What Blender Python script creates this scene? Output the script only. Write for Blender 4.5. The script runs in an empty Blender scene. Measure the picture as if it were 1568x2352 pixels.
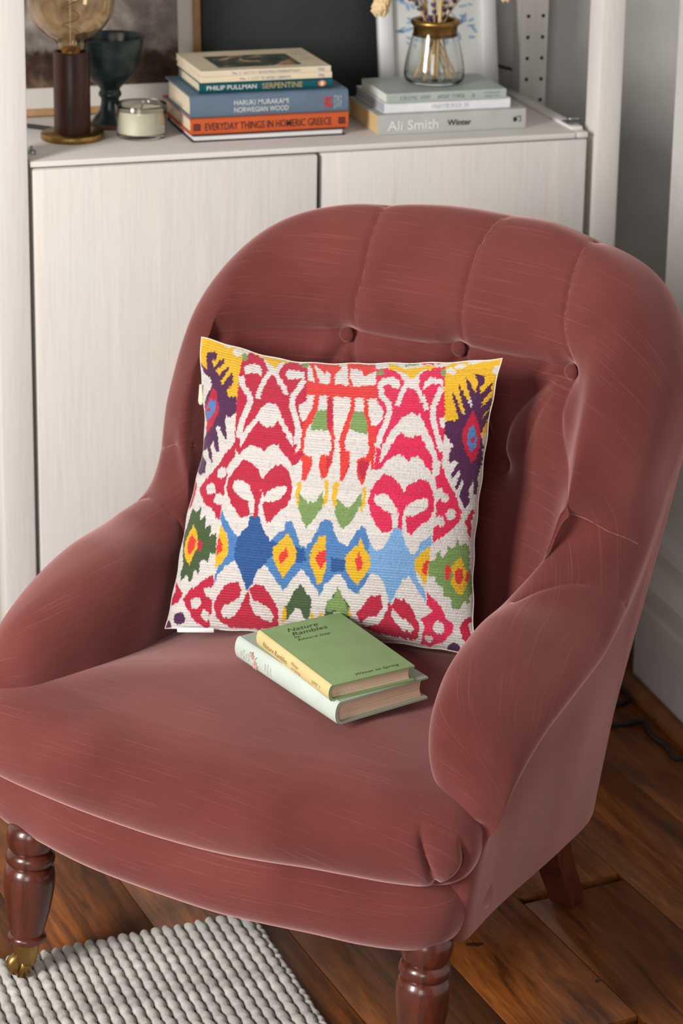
import bpy, bmesh, math, random
import numpy as np
from mathutils import Vector, Matrix

random.seed(7)
rng = np.random.default_rng(7)
scene = bpy.context.scene
COL = scene.collection

# ------------------------------------------------------------------ camera
YAW, PITCH, ROLL = 0.3042, 0.2719, 0.0152
CAM = Vector((-0.5315, -3.0785, 1.5505))
fwd = Vector((math.sin(YAW) * math.cos(PITCH), math.cos(YAW) * math.cos(PITCH), -math.sin(PITCH)))
rt0 = Vector((math.cos(YAW), -math.sin(YAW), 0))
up0 = rt0.cross(fwd)
rt = rt0 * math.cos(ROLL) + up0 * math.sin(ROLL)
up = up0 * math.cos(ROLL) - rt0 * math.sin(ROLL)
cd = bpy.data.cameras.new('camera')
cam = bpy.data.objects.new('camera', cd)
COL.objects.link(cam)
cam.matrix_world = Matrix(((rt.x, up.x, -fwd.x, CAM.x), (rt.y, up.y, -fwd.y, CAM.y), (rt.z, up.z, -fwd.z, CAM.z), (0, 0, 0, 1)))
cd.sensor_fit = 'VERTICAL'
cd.sensor_height = 36.0
cd.lens = 5500 / 2352 * 36.0
cd.shift_y = -(1176 - 620.5) / 2352
cd.clip_start = 0.05
cd.dof.use_dof = True
cd.dof.focus_distance = 2.62
cd.dof.aperture_fstop = 7.0
scene.camera = cam

# ------------------------------------------------------------------ world, window light, exposure
w = bpy.data.worlds.new('world')
scene.world = w
w.use_nodes = True
bg = w.node_tree.nodes['Background']
bg.inputs[0].default_value = (0.95, 0.97, 1.0, 1)
bg.inputs[1].default_value = 0.135


def window_light(name, loc, aim, sx, sy, watts, col):
    ld = bpy.data.lights.new(name, 'AREA')
    ld.shape = 'RECTANGLE'
    ld.size, ld.size_y, ld.energy, ld.color = sx, sy, watts, col
    o = bpy.data.objects.new(name, ld)
    COL.objects.link(o)
    o.location = loc
    o.rotation_euler = (Vector(aim) - Vector(loc)).to_track_quat('-Z', 'Y').to_euler()


# two sashes of the bay window: one left of the chair, one behind the photographer's left shoulder
window_light('window_daylight_left', (-2.4, -1.95, 1.62), (0.3, -0.5, 0.5), 0.8, 1.35, 122, (1.0, 0.97, 0.93))
window_light('window_daylight_front', (-1.5, -4.0, 1.45), (0.4, -0.3, 0.55), 1.0, 1.5, 34, (1.0, 0.975, 0.95))
scene.view_settings.view_transform = 'Standard'
scene.view_settings.look = 'None'
scene.view_settings.exposure = 0.0
scene.view_settings.gamma = 1.0
scene.view_settings.use_curve_mapping = False


# ------------------------------------------------------------------ helpers
def tag(o, label=None, cat=None, group=None, kind=None):
    if label: o['label'] = label
    if cat: o['category'] = cat
    if group: o['group'] = group
    if kind: o['kind'] = kind
    return o


def link(name, me, mat=None, parent=None):
    o = bpy.data.objects.new(name, me)
    COL.objects.link(o)
    if mat is not None and me is not None and not me.materials:
        me.materials.append(mat)
    if parent is not None:
        o.parent = parent
    return o


def empty(name, loc=(0, 0, 0), rz=0.0):
    o = bpy.data.objects.new(name, None)
    o.empty_display_size = 0.05
    COL.objects.link(o)
    o.location = loc
    o.rotation_euler = (0, 0, rz)
    return o


def mesh(name, verts, faces, smooth=True):
    me = bpy.data.meshes.new(name)
    me.from_pydata([tuple(v) for v in verts], [], faces)
    if smooth:
        me.polygons.foreach_set('use_smooth', [True] * len(me.polygons))
    me.update()
    return me


def grid_faces(n, m, wrap_n=False, wrap_m=False, flip=False):
    F = []
    for i in range(n if wrap_n else n - 1):
        for j in range(m if wrap_m else m - 1):
            a = i * m + j
            b = ((i + 1) % n) * m + j
            c = ((i + 1) % n) * m + (j + 1) % m
            d = i * m + (j + 1) % m
            F.append((a, d, c, b) if flip else (a, b, c, d))
    return F


def grid_mesh(name, P, wrap_n=False, wrap_m=False, flip=False, uv=None):
    n, m = P.shape[:2]
    me = mesh(name, P.reshape(-1, 3), grid_faces(n, m, wrap_n, wrap_m, flip))
    if uv is not None:
        lay = me.uv_layers.new(name='uv')
        idx = np.empty(len(me.loops), int)
        me.loops.foreach_get('vertex_index', idx)
        lay.data.foreach_set('uv', uv.reshape(-1, 2)[idx].ravel())
    return me


def box_mesh(name, lo, hi, bevel=0.0, segs=2):
    bm = bmesh.new()
    bmesh.ops.create_cube(bm, size=1)
    lo = Vector(lo); hi = Vector(hi)
    for v in bm.verts:
        v.co = Vector((lo[i] + (v.co[i] + 0.5) * (hi[i] - lo[i]) for i in range(3)))
    if bevel > 0:
        bmesh.ops.bevel(bm, geom=bm.edges[:], offset=bevel, segments=segs, affect='EDGES', profile=0.6)
    me = bpy.data.meshes.new(name)
    bm.to_mesh(me); bm.free()
    me.polygons.foreach_set('use_smooth', [bevel > 0] * len(me.polygons))
    if bevel > 0:
        try:
            me.set_sharp_from_angle(angle=math.radians(50))
        except Exception:
            pass
    return me


def box(name, lo, hi, mat, parent=None, bevel=0.0, segs=2):
    return link(name, box_mesh(name, lo, hi, bevel, segs), mat, parent)


def join_boxes(name, boxes, mat, parent=None, bevel=0.0):
    V, F = [], []
    for lo, hi in boxes:
        me = box_mesh('tmp', lo, hi, bevel)
        k = len(V)
        V += [v.co[:] for v in me.vertices]
        F += [tuple(k + i for i in p.vertices) for p in me.polygons]
        bpy.data.meshes.remove(me)
    return link(name, mesh(name, V, F, False), mat, parent)


def lathe_mesh(name, prof, n=40, cap=True):
    """prof: list of (radius, z)"""
    V, F = [], []
    for (r, z) in prof:
        for k in range(n):
            a = 2 * math.pi * k / n
            V.append((r * math.cos(a), r * math.sin(a), z))
    m = len(prof)
    for i in range(m - 1):
        for k in range(n):
            F.append((i * n + k, i * n + (k + 1) % n, (i + 1) * n + (k + 1) % n, (i + 1) * n + k))
    if cap:
        if prof[0][0] > 1e-6: F.append(tuple(range(n))[::-1])
        if prof[-1][0] > 1e-6: F.append(tuple((m - 1) * n + k for k in range(n)))
    me = mesh(name, V, F)
    try:
        me.set_sharp_from_angle(angle=math.radians(55))
    except Exception:
        pass
    return me


def smooth_prof(pts, sub=6):
    p = np.array(pts, float)
    return [tuple(q) for q in catmull(p, (len(p) - 1) * sub + 1)]


def catmull(P, n, closed=False):
    P = np.asarray(P, float)
    K = len(P)
    if closed:
        t = np.linspace(0, K, n, endpoint=False)
    else:
        t = np.linspace(0, K - 1, n)
    i = np.floor(t).astype(int)
    if not closed:
        i = np.minimum(i, K - 2)
    f = (t - i)
    f = f.reshape((-1,) + (1,) * (P.ndim - 1))
    if closed:
        g = lambda k: P[k % K]
    else:
        Q = np.concatenate([[2 * P[0] - P[1]], P, [2 * P[-1] - P[-2]]])
        g = lambda k: Q[k + 1]
    p0, p1, p2, p3 = g(i - 1), g(i), g(i + 1), g(i + 2)
    return 0.5 * (2 * p1 + (p2 - p0) * f + (2 * p0 - 5 * p1 + 4 * p2 - p3) * f ** 2 + (3 * p1 - p0 - 3 * p2 + p3) * f ** 3)


def tube_mesh(name, pts, r, n=8, cap=True, closed=False):
    pts = np.asarray(pts, float)
    K = len(pts)
    r = np.broadcast_to(np.asarray(r, float), (K,))
    if closed:
        tan = np.roll(pts, -1, 0) - np.roll(pts, 1, 0)
    else:
        tan = np.gradient(pts, axis=0)
    tan /= np.linalg.norm(tan, axis=1, keepdims=True) + 1e-12
    ref = np.array([0, 0, 1.0])
    if abs(tan[0] @ ref) > 0.9: ref = np.array([1.0, 0, 0])
    nrm = ref - tan[0] * (ref @ tan[0])
    V = []
    for k in range(K):
        nrm = nrm - tan[k] * (nrm @ tan[k])
        nrm /= np.linalg.norm(nrm) + 1e-12
        b = np.cross(tan[k], nrm)
        for j in range(n):
            a = 2 * math.pi * j / n
            V.append(pts[k] + r[k] * (math.cos(a) * nrm + math.sin(a) * b))
    F = grid_faces(K, n, closed, True)
    if cap and not closed:
        F.append(tuple(range(n))[::-1])
        F.append(tuple((K - 1) * n + j for j in range(n)))
    return mesh(name, V, F)


def text_mesh(name, body, size=1.0, shear=0.0, bold=0.0, space=1.0, extrude=0.0, width=None, height=None, align='LEFT'):
    if body.startswith('~'):
        return worn_print(name, width, height, len(body))
    cu = bpy.data.curves.new(name, 'FONT')
    cu.body = body
    cu.size = size
    cu.shear = shear
    cu.offset = bold
    cu.space_character = space
    cu.extrude = extrude
    cu.align_x = align
    cu.resolution_u = 3
    o = bpy.data.objects.new('tmp', cu)
    COL.objects.link(o)
    bpy.context.view_layer.update()
    me = bpy.data.meshes.new_from_object(o.evaluated_get(bpy.context.evaluated_depsgraph_get()))
    bpy.data.objects.remove(o)
    bpy.data.curves.remove(cu)
    me.materials.clear()
    me.name = name
    if len(me.vertices) and (width or height):
        co = np.array([v.co[:] for v in me.vertices])
        lo, hi = co.min(0), co.max(0)
        s = width / (hi[0] - lo[0]) if width else None
        sy = height / (hi[1] - lo[1]) if height else s
        if s is None: s = sy
        co[:, 0] = (co[:, 0] - lo[0]) * s
        co[:, 1] = (co[:, 1] - lo[1]) * sy
        me.vertices.foreach_set('co', co.ravel())
    return me


def worn_print(name, width, height, seed=1):
    """lettering too faint to read in the photograph: a row of small broken strokes"""
    rr = random.Random(seed * 7919 + int(width * 1e5))
    V, F = [], []
    x = 0.0
    s = height
    while x < width - 0.4 * s:
        if rr.random() < 0.14: x += 0.5 * s; continue
        w_ = s * rr.uniform(0.35, 0.7); t = s * 0.13
        kind = rr.randrange(4)
        rects = [(0, 0, t, s)] if kind != 2 else [(w_ / 2 - t / 2, 0, w_ / 2 + t / 2, s)]
        if kind in (0, 1): rects.append((w_ - t, 0, w_, s * rr.uniform(.6, 1)))
        if kind in (1, 3): rects.append((0, 0, w_, t))
        if kind in (0, 2, 3): rects.append((0, s * .8, w_, s * .8 + t))
        for a, b, c, d in rects:
            k = len(V)
            V += [(x + a, b, 0), (x + c, b, 0), (x + c, d, 0), (x + a, d, 0)]
            F.append((k, k + 1, k + 2, k + 3))
        x += w_ + s * 0.22
    return mesh(name, V, F, False)


def place(o, origin, ex, ey):
    """put a flat mesh (its x, y, z) into a frame given by origin and two directions (parent space)"""
    ex = Vector(ex).normalized(); ey = Vector(ey); ey = (ey - ex * ey.dot(ex)).normalized()
    ez = ex.cross(ey)
    o.matrix_local = Matrix(((ex.x, ey.x, ez.x, origin[0]), (ex.y, ey.y, ez.y, origin[1]), (ex.z, ey.z, ez.z, origin[2]), (0, 0, 0, 1)))
    return o


# ------------------------------------------------------------------ material helpers
def srgb(r, g, b):
    f = lambda c: c / 12.92 if c <= 0.04045 else ((c + 0.055) / 1.055) ** 2.4
    return (f(r / 255), f(g / 255), f(b / 255), 1)


class NT:
    def __init__(s, name):
        s.m = bpy.data.materials.new(name)
        s.m.use_nodes = True
        s.t = s.m.node_tree
        s.b = s.t.nodes['Principled BSDF']

    def n(s, typ, **kw):
        nd = s.t.nodes.new(typ)
        for k, v in kw.items():
            if k.startswith('i_'):
                nd.inputs[k[2:].replace('_', ' ')].default_value = v
            else:
                setattr(nd, k, v)
        return nd

    def l(s, a, b):
        s.t.links.new(a, b)

    def coord(s, out='Object', scale=(1, 1, 1), rot=(0, 0, 0)):
        tc = s.n('ShaderNodeTexCoord')
        mp = s.n('ShaderNodeMapping')
        mp.inputs['Scale'].default_value = scale
        mp.inputs['Rotation'].default_value = rot
        s.l(tc.outputs[out], mp.inputs[0])
        return mp.outputs[0]

    def noise(s, vec, scale, detail=3, rough=0.55, dist=0.0):
        nd = s.n('ShaderNodeTexNoise')
        nd.inputs['Scale'].default_value = scale
        nd.inputs['Detail'].default_value = detail
        nd.inputs['Roughness'].default_value = rough
        nd.inputs['Distortion'].default_value = dist
        if vec is not None: s.l(vec, nd.inputs['Vector'])
        return nd.outputs[0]

    def ramp(s, fac, stops, interp='LINEAR'):
        nd = s.n('ShaderNodeValToRGB')
        nd.color_ramp.interpolation = interp
        e = nd.color_ramp.elements
        while len(e) < len(stops): e.new(0.5)
        for k, (p, c) in enumerate(stops):
            e[k].position = p
            e[k].color = c if not isinstance(c, (int, float)) else (c, c, c, 1)
        s.l(fac, nd.inputs[0])
        return nd.outputs[0]

    def mix(s, fac, a, b, mode='MIX'):
        nd = s.n('ShaderNodeMix', data_type='RGBA', blend_type=mode)
        for sock, val in ((nd.inputs[0], fac), (nd.inputs[6], a), (nd.inputs[7], b)):
            if hasattr(val, 'links') or isinstance(val, bpy.types.NodeSocket):
                s.l(val, sock)
            else:
                sock.default_value = val
        return nd.outputs[2]

    def bump(s, h, strength=0.3, dist=0.002, normal=None):
        nd = s.n('ShaderNodeBump')
        nd.inputs['Strength'].default_value = strength
        nd.inputs['Distance'].default_value = dist
        s.l(h, nd.inputs['Height'])
        if normal is not None: s.l(normal, nd.inputs['Normal'])
        s.l(nd.outputs[0], s.b.inputs['Normal'])
        return nd.outputs[0]

    def set(s, **kw):
        for k, v in kw.items():
            k = k.replace('_', ' ')
            k = {'BaseColor': 'Base Color', 'Spec': 'Specular IOR Level', 'Sheen': 'Sheen Weight', 'Trans': 'Transmission Weight', 'Coat': 'Coat Weight'}.get(k, k)
            if isinstance(v, bpy.types.NodeSocket):
                s.l(v, s.b.inputs[k])
            else:
                s.b.inputs[k].default_value = v
        return s.m


def plain(name, col, rough=0.6, var=0.08, scale=40, **kw):
    t = NT(name)
    v = t.coord('Object')
    n = t.noise(v, scale, 3)
    dark = tuple(c * (1 - var) for c in col[:3]) + (1,)
    lite = tuple(min(1, c * (1 + var)) for c in col[:3]) + (1,)
    t.set(BaseColor=t.ramp(n, [(0.3, dark), (0.7, lite)]), Roughness=rough, **kw)
    t.bump(n, 0.1, 0.0008)
    return t.m


def mat_whitewood(name, axis='Z', tint=(222, 219, 215)):
    """white-washed pine: grain runs along the axis"""
    t = NT(name)
    sc = {'Z': (14, 14, 0.55), 'X': (0.55, 14, 14), 'Y': (14, 0.55, 14)}[axis]
    v = t.coord('Object', sc)
    g = t.noise(v, 3.2, 5, 0.6, 0.6)
    fine = t.noise(t.coord('Object', tuple(5 * k for k in sc)), 5, 3, 0.6, 0.2)
    big = t.noise(t.coord('Object'), 3.5, 2)
    base = t.ramp(g, [(0.30, srgb(232, 226, 219)), (0.48, srgb(*tint)), (0.62, srgb(224, 221, 217)), (0.75, srgb(213, 206, 198))])
    warm = t.mix(t.ramp(big, [(0.48, 0.0), (0.78, 0.40)]), base, srgb(228, 214, 198), 'MIX')
    col = t.mix(t.ramp(fine, [(0.35, 0.22), (0.55, 0.0)]), warm, srgb(198, 190, 182), 'MIX')
    # occasional faint grey knots
    kv = t.coord('Object', tuple((1.0 if k < 1 else 4.0) for k in sc))
    vo = t.n('ShaderNodeTexVoronoi', feature='F1')
    vo.inputs['Scale'].default_value = 3.3
    t.l(kv, vo.inputs['Vector'])
    kn = t.ramp(vo.outputs['Distance'], [(0.03, 0.40), (0.13, 0.0)])
    col = t.mix(kn, col, srgb(160, 150, 146))
    t.set(BaseColor=col, Roughness=0.55, Spec=0.3)
    t.bump(fine, 0.12, 0.0006)
    return t.m


def mat_metal(name, col, rough=0.3):
    t = NT(name)
    n = t.noise(t.coord('Object'), 60, 4)
    t.set(BaseColor=t.ramp(n, [(0.3, tuple(c * 0.55 for c in col[:3]) + (1,)), (0.65, col)]), Metallic=1.0,
          Roughness=t.ramp(n, [(0.3, rough + 0.2), (0.7, rough)]))
    return t.m


def mat_velvet():
    t = NT('rose_velvet')
    ob = t.coord('Object')
    big = t.noise(ob, 6.0, 3, 0.5, 0.3)
    base = t.ramp(big, [(0.30, srgb(92, 42, 40)), (0.5, srgb(104, 50, 47)), (0.72, srgb(117, 60, 56))])
    # slubs: thin pale threads lying across the cloth
    sn = t.noise(t.coord('UV', (9.0, 480.0, 1.0)), 1.0, 2, 0.5)
    col = t.mix(t.ramp(sn, [(0.58, 0.0), (0.76, 0.19)]), base, srgb(184, 120, 112))
    wv = t.noise(t.coord('UV', (300.0, 900.0, 1.0)), 1.0, 2, 0.6)
    col = t.mix(t.ramp(wv, [(0.3, 0.30), (0.7, 0.0)]), col, srgb(92, 44, 42))
    t.set(BaseColor=col, Roughness=0.85, Spec=0.1, Sheen=0.6)
    t.b.inputs['Sheen Roughness'].default_value = 0.37
    t.b.inputs['Sheen Tint'].default_value = srgb(236, 198, 196)
    nb = t.bump(wv, 0.25, 0.0006)
    # the upright pile scatters a second, broader lobe
    sh = t.n('ShaderNodeBsdfSheen')
    sh.inputs['Color'].default_value = (0.24, 0.122, 0.115, 1)
    sh.inputs['Roughness'].default_value = 0.58
    t.l(nb, sh.inputs['Normal'])
    ad = t.n('ShaderNodeAddShader')
    t.l(t.b.outputs[0], ad.inputs[0]); t.l(sh.outputs[0], ad.inputs[1])
    t.l(ad.outputs[0], t.t.nodes['Material Output'].inputs['Surface'])
    return t.m


M = {}
M['velvet'] = mat_velvet()
M['wood_v'] = mat_whitewood('whitewashed_pine_upright', 'Z')
M['wood_h'] = mat_whitewood('whitewashed_pine_shelf', 'X')
M['brass'] = mat_metal('aged_brass', srgb(176, 138, 78), 0.28)
# ------------------------------------------------------------------ room shell
def mat_wall():
    t = NT('off_white_wall_paint')
    n = t.noise(t.coord('Object'), 22, 4)
    t.set(BaseColor=t.ramp(n, [(0.3, srgb(206, 203, 198)), (0.7, srgb(214, 212, 208))]), Roughness=0.75, Spec=0.25)
    t.bump(t.noise(t.coord('Object'), 160, 3), 0.08, 0.001)
    return t.m


def mat_floor_gap():
    return plain('dark_floor_gap', srgb(26, 18, 13), 0.95, 0.3, 30)


def mat_plank():
    t = NT('old_stained_pine_board')
    oi = t.n('ShaderNodeObjectInfo')
    tc = t.n('ShaderNodeTexCoord')
    add = t.n('ShaderNodeVectorMath', operation='ADD')
    mul = t.n('ShaderNodeVectorMath', operation='SCALE')
    t.l(oi.outputs['Location'], mul.inputs[0]); mul.inputs['Scale'].default_value = 3.7
    t.l(tc.outputs['Object'], add.inputs[0]); t.l(mul.outputs[0], add.inputs[1])
    mp = t.n('ShaderNodeMapping'); mp.inputs['Scale'].default_value = (16, 1.6, 16)
    t.l(add.outputs[0], mp.inputs[0])
    g = t.noise(mp.outputs[0], 2.6, 6, 0.62, 1.3)
    mp2 = t.n('ShaderNodeMapping'); mp2.inputs['Scale'].default_value = (3.2, 1.1, 3.2)
    t.l(add.outputs[0], mp2.inputs[0])
    big = t.noise(mp2.outputs[0], 2.2, 4, 0.6, 0.4)
    fg = t.noise(mp.outputs[0], 14, 4, 0.6, 0.5)
    base = t.ramp(g, [(0.30, srgb(72, 38, 16)), (0.46, srgb(120, 66, 26)), (0.58, srgb(138, 78, 32)), (0.75, srgb(160, 96, 44))])
    base = t.mix(t.ramp(fg, [(0.3, 0.5), (0.55, 0.0)]), base, srgb(62, 32, 14))
    base = t.mix(t.ramp(big, [(0.35, 0.65), (0.60, 0.0)]), base, srgb(60, 32, 14))
    hs = t.n('ShaderNodeHueSaturation')
    vr = t.n('ShaderNodeMapRange'); vr.inputs[3].default_value = 0.75; vr.inputs[4].default_value = 1.25
    t.l(oi.outputs['Random'], vr.inputs[0]); t.l(vr.outputs[0], hs.inputs['Value']); t.l(base, hs.inputs['Color'])
    # dark knots and ink spots
    vo = t.n('ShaderNodeTexVoronoi', feature='F1'); vo.inputs['Scale'].default_value = 11
    mp3 = t.n('ShaderNodeMapping'); mp3.inputs['Scale'].default_value = (1.0, 0.7, 1.0)
    t.l(add.outputs[0], mp3.inputs[0])
    wob = t.n('ShaderNodeMix', data_type='VECTOR'); wob.inputs[0].default_value = 0.06
    nz = t.n('ShaderNodeTexNoise'); nz.inputs['Scale'].default_value = 30; t.l(add.outputs[0], nz.inputs['Vector'])
    t.l(mp3.outputs[0], wob.inputs[4]); t.l(nz.outputs['Color'], wob.inputs[5])
    t.l(wob.outputs[1], vo.inputs['Vector'])
    sz = t.n('ShaderNodeSeparateColor'); t.l(vo.outputs['Color'], sz.inputs[0])
    th = t.n('ShaderNodeMath', operation='MULTIPLY'); t.l(sz.outputs[0], th.inputs[0]); th.inputs[1].default_value = 0.13
    lt = t.n('ShaderNodeMath', operation='LESS_THAN'); t.l(vo.outputs['Distance'], lt.inputs[0]); t.l(th.outputs[0], lt.inputs[1])
    k2 = t.n('ShaderNodeMath', operation='MULTIPLY'); t.l(lt.outputs[0], k2.inputs[0]); k2.inputs[1].default_value = 0.8
    col = t.mix(k2.outputs[0], hs.outputs[0], srgb(22, 14, 10))
    rg = t.ramp(big, [(0.3, 0.5), (0.7, 0.3)])
    t.set(BaseColor=col, Roughness=rg, Spec=0.35)
    t.bump(g, 0.22, 0.0012)
    return t.m


M['wall'] = mat_wall()
M['plank'] = mat_plank()
M['gap'] = mat_floor_gap()
M['paint'] = plain('white_gloss_paint', srgb(206, 203, 200), 0.42, 0.04, 18)
M['beading'] = plain('varnished_floor_beading', srgb(122, 72, 34), 0.45, 0.25, 30)

floor = tag(link('floor', box_mesh('floor', (-2.2, -2.6, -0.06), (1.3, 0.34, -0.012)), M['gap']), 'old stained pine floorboards with dark gaps', kind='structure')
plank_angle = math.radians(-82.0 + 90.0)
ca, sa = math.cos(plank_angle), math.sin(plank_angle)
# board edges measured across the boards (perpendicular offset), boards run front to back with a slight skew
pitch_w = 0.1475
pl_mesh = {}
kk = 0
for i in range(-13, 8):
    x_off = 0.487 + i * pitch_w
    cuts = {0: [-0.60], 1: [-0.15, -1.15], -1: [-0.9], -2: [-0.45], 2: [-0.70], 3: [-0.3], -3: [-0.2, -1.3], -4: [-0.75]}.get(i, [-0.4 - 0.37 * (i % 3)])
    ends = [0.45] + cuts + [-2.55]
    for a, b in zip(ends[:-1], ends[1:]):
        L = round(a - b - 0.0012, 4)
        wdt = pitch_w - 0.0020
        key = L
        if key not in pl_mesh:
            pl_mesh[key] = box_mesh('floor_board', (-wdt / 2, -L / 2, -0.02), (wdt / 2, L / 2, 0.0), 0.0010, 1)
        yc = (a + b) / 2
        # position along the skewed direction; x_off holds at y = -0.6
        xc = x_off + pitch_w / 2 - (yc + 0.6) * math.tan(plank_angle)
        o = link('floor_board', pl_mesh[key], M['plank'], floor)
        o.location = (xc, yc, random.uniform(-0.0012, 0.0))
        o.rotation_euler = (0, 0, plank_angle)

wall_back = tag(link('wall_back', box_mesh('wall_back', (-2.2, 0.34, -0.06), (1.42, 0.42, 2.5)), M['wall']), kind='structure')
wall_right = tag(link('wall_right', box_mesh('wall_right', (0.897, -2.6, -0.06), (1.05, -0.071, 2.5), 0.004), M['wall']), kind='structure')
tag(link('wall_alcove', box_mesh('wall_alcove', (1.30, -0.071, -0.06), (1.42, 0.34, 2.5)), M['wall']), kind='structure')

# tall moulded skirting on the right wall
prof = [(0.0, 0.0), (0.018, 0.0), (0.018, 0.128), (0.014, 0.134), (0.014, 0.150), (0.024, 0.160), (0.026, 0.176), (0.020, 0.190), (0.010, 0.206), (0.012, 0.226), (0.022, 0.236), (0.020, 0.252), (0.006, 0.262), (0.0, 0.264)]
x0 = 0.897
ys = [-2.6, -0.071]
V = [(x0 - d, y, z) for y in ys for d, z in prof]
n = len(prof)
F = [(i, i + 1, n + i + 1, n + i) for i in range(n - 1)]
F += [tuple(range(n)), tuple(range(2 * n - 1, n - 1, -1))]
tag(link('baseboard_right', mesh('baseboard_right', V, F, False), M['paint']), kind='structure')
# the same board returning along the alcove wall behind the corner
V = [(x, 0.34 - d, z) for x in (0.90, 1.30) for d, z in prof]
tag(link('baseboard_back', mesh('baseboard_back', V, F, False), M['paint']), kind='structure')
tag(link('trim_1', tube_mesh('trim_1', [(0.868, -2.6, 0.004), (0.868, -0.055, 0.004)], 0.015, 12), M['beading']), kind='structure')
tag(link('trim_2', tube_mesh('trim_2', [(0.868, -0.055, 0.004), (0.868, 0.33, 0.004)], 0.013, 12), M['beading']), kind='structure')

# ------------------------------------------------------------------ cabinet and shelf posts
cab = tag(empty('cabinet', (0.4, 0.15, 0)), 'low white-washed pine cabinet with two flat doors behind the armchair', 'cabinet')
CI = Matrix.Translation((-0.4, -0.15, 0))


def cbox(name, lo, hi, mat, bevel=0.002, parent=cab):
    me = box_mesh(name, lo, hi, bevel)
    me.transform(CI)
    return link(name, me, mat, parent)


cbox('side_panel', (0.0, 0.021, 0.0), (0.018, 0.30, 0.8213), M['wood_v'])
cbox('side_panel', (0.782, 0.021, 0.0), (0.8, 0.30, 0.834), M['wood_v'])
cbox('back_panel', (0.018, 0.292, 0.0), (0.782, 0.30, 0.812), M['wood_v'])
cbox('base_panel', (0.018, 0.021, 0.03), (0.782, 0.292, 0.048), M['wood_h'])
cbox('top_board', (0.0, 0.0, 0.8215), (0.7815, 0.30, 0.83), M['wood_h'], 0.0025)
cbox('top_rail', (0.018, 0.020, 0.79), (0.782, 0.05, 0.8213), M['wood_h'])
cbox('top_board_edge', (0.7825, 0.0, 0.8215), (0.8, 0.0205, 0.83), M['wood_h'], 0.0025)
dl = cbox('door', (0.003, -0.006, 0.012), (0.3965, 0.0115, 0.8195), M['wood_v'], 0.003)
dr = cbox('door', (0.4035, 0.0, 0.012), (0.7985, 0.018, 0.8200), M['wood_v'], 0.003)

up_l = tag(box('shelf_post', (-0.047, -0.004, 0.0), (-0.0035, 0.04, 1.9), M['wood_v'], None, 0.003), 'white-washed pine shelving post at the left edge beside the lamp', 'shelf post', 'shelving posts')
up_r = tag(box('shelf_post', (0.812, -0.002, 0.0), (0.8485, 0.042, 1.9), M['wood_v'], None, 0.003), 'tall plain white-washed pine post right of the cabinet doors', 'shelf post', 'shelving posts')


def holed_post():
    x0, x1, y0, y1 = 0.8035, 0.846, 0.279, 0.312
    e = tag(empty('shelf_post', ((x0 + x1) / 2, (y0 + y1) / 2, 0)), 'back shelving post with two columns of round peg holes', 'shelf post', 'shelving posts')
    m = plain('peg_hole_black', srgb(24, 20, 17), 0.9, 0.2, 50)
    # body with real holes: front face made as a plate with polygon holes
    cx = [(x0 + 0.0105), (x0 + 0.0345)]
    zs = [0.852 + 0.0325 * k for k in range(-25, 33)]
    zs = [z for z in zs if 0.03 < z < 1.88]
    bm = bmesh.new()
    hw = 0.0105
    r = 0.0030
    def ring(cxx, z):
        return [bm.verts.new((cxx + r * math.cos(a), y0, z + r * math.sin(a))) for a in [2 * math.pi * k / 12 for k in range(12)]]
    xm = (x0 + x1) / 2
    zb = [zs[0] - 0.01625] + [z + 0.01625 for z in zs]
    gridv = {}
    def gv(x, z):
        k = (round(x, 5), round(z, 5))
        if k not in gridv: gridv[k] = bm.verts.new((x, y0, z))
        return gridv[k]
    for col, (xa, xb) in enumerate([(x0, xm), (xm, x1)]):
        for k, z in enumerate(zs):
            c4 = [gv(xb, zb[k + 1]), gv(xa, zb[k + 1]), gv(xa, zb[k]), gv(xb, zb[k])]
            rg = ring(cx[col], z)
            # four patches from corner to corner
            for q in range(4):
                a = c4[q]; b = c4[(q + 1) % 4]
                st = {0: 1, 1: 4, 2: 7, 3: 10}[q]
                arc = [rg[(st + j) % 12] for j in range(4)]
                try: bm.faces.new([a] + arc[:1] + arc[1:] + [b])
                except ValueError: pass
            back = [bm.verts.new((v.co.x, y0 + 0.012, v.co.z)) for v in rg]
            for j in range(12):
                bm.faces.new((rg[j], back[j], back[(j + 1) % 12], rg[(j + 1) % 12])).material_index = 1
            f = bm.faces.new(back)
            f.material_index = 1
    z0, z1 = zb[0], zb[-1]
    def quad(p): bm.faces.new([bm.verts.new(q) for q in p])
    quad([(x0, y0, z0), (x0, y0, z1), (x0, y1, z1), (x0, y1, z0)])
    quad([(x1, y0, z0), (x1, y1, z0), (x1, y1, z1), (x1, y0, z1)])
    quad([(x0, y1, z0), (x0, y1, z1), (x1, y1, z1), (x1, y1, z0)])
    bmesh.ops.recalc_face_normals(bm, faces=bm.faces[:])
    me = bpy.data.meshes.new('post')
    bm.to_mesh(me); bm.free()
    me.transform(Matrix.Translation((-(x0 + x1) / 2, -(y0 + y1) / 2, 0)))
    me.materials.append(M['wood_v']); me.materials.append(m)
    link('post', me, None, e)
    a = box_mesh('foot', (x0, y0, 0.0), (x1, y1, zb[0])); a.transform(Matrix.Translation((-(x0 + x1) / 2, -(y0 + y1) / 2, 0)))
    link('foot', a, M['wood_v'], e)
    return e


holed_post()
tag(box('shade_shelf', (-0.0, 0.0, 1.30), (0.8, 0.30, 1.318), M['wood_h'], None, 0.003), 'unseen white-washed pine shelf board added above the frames for shade', 'shelf')  # board above the view, added to shade the wall behind the shelf
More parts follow.
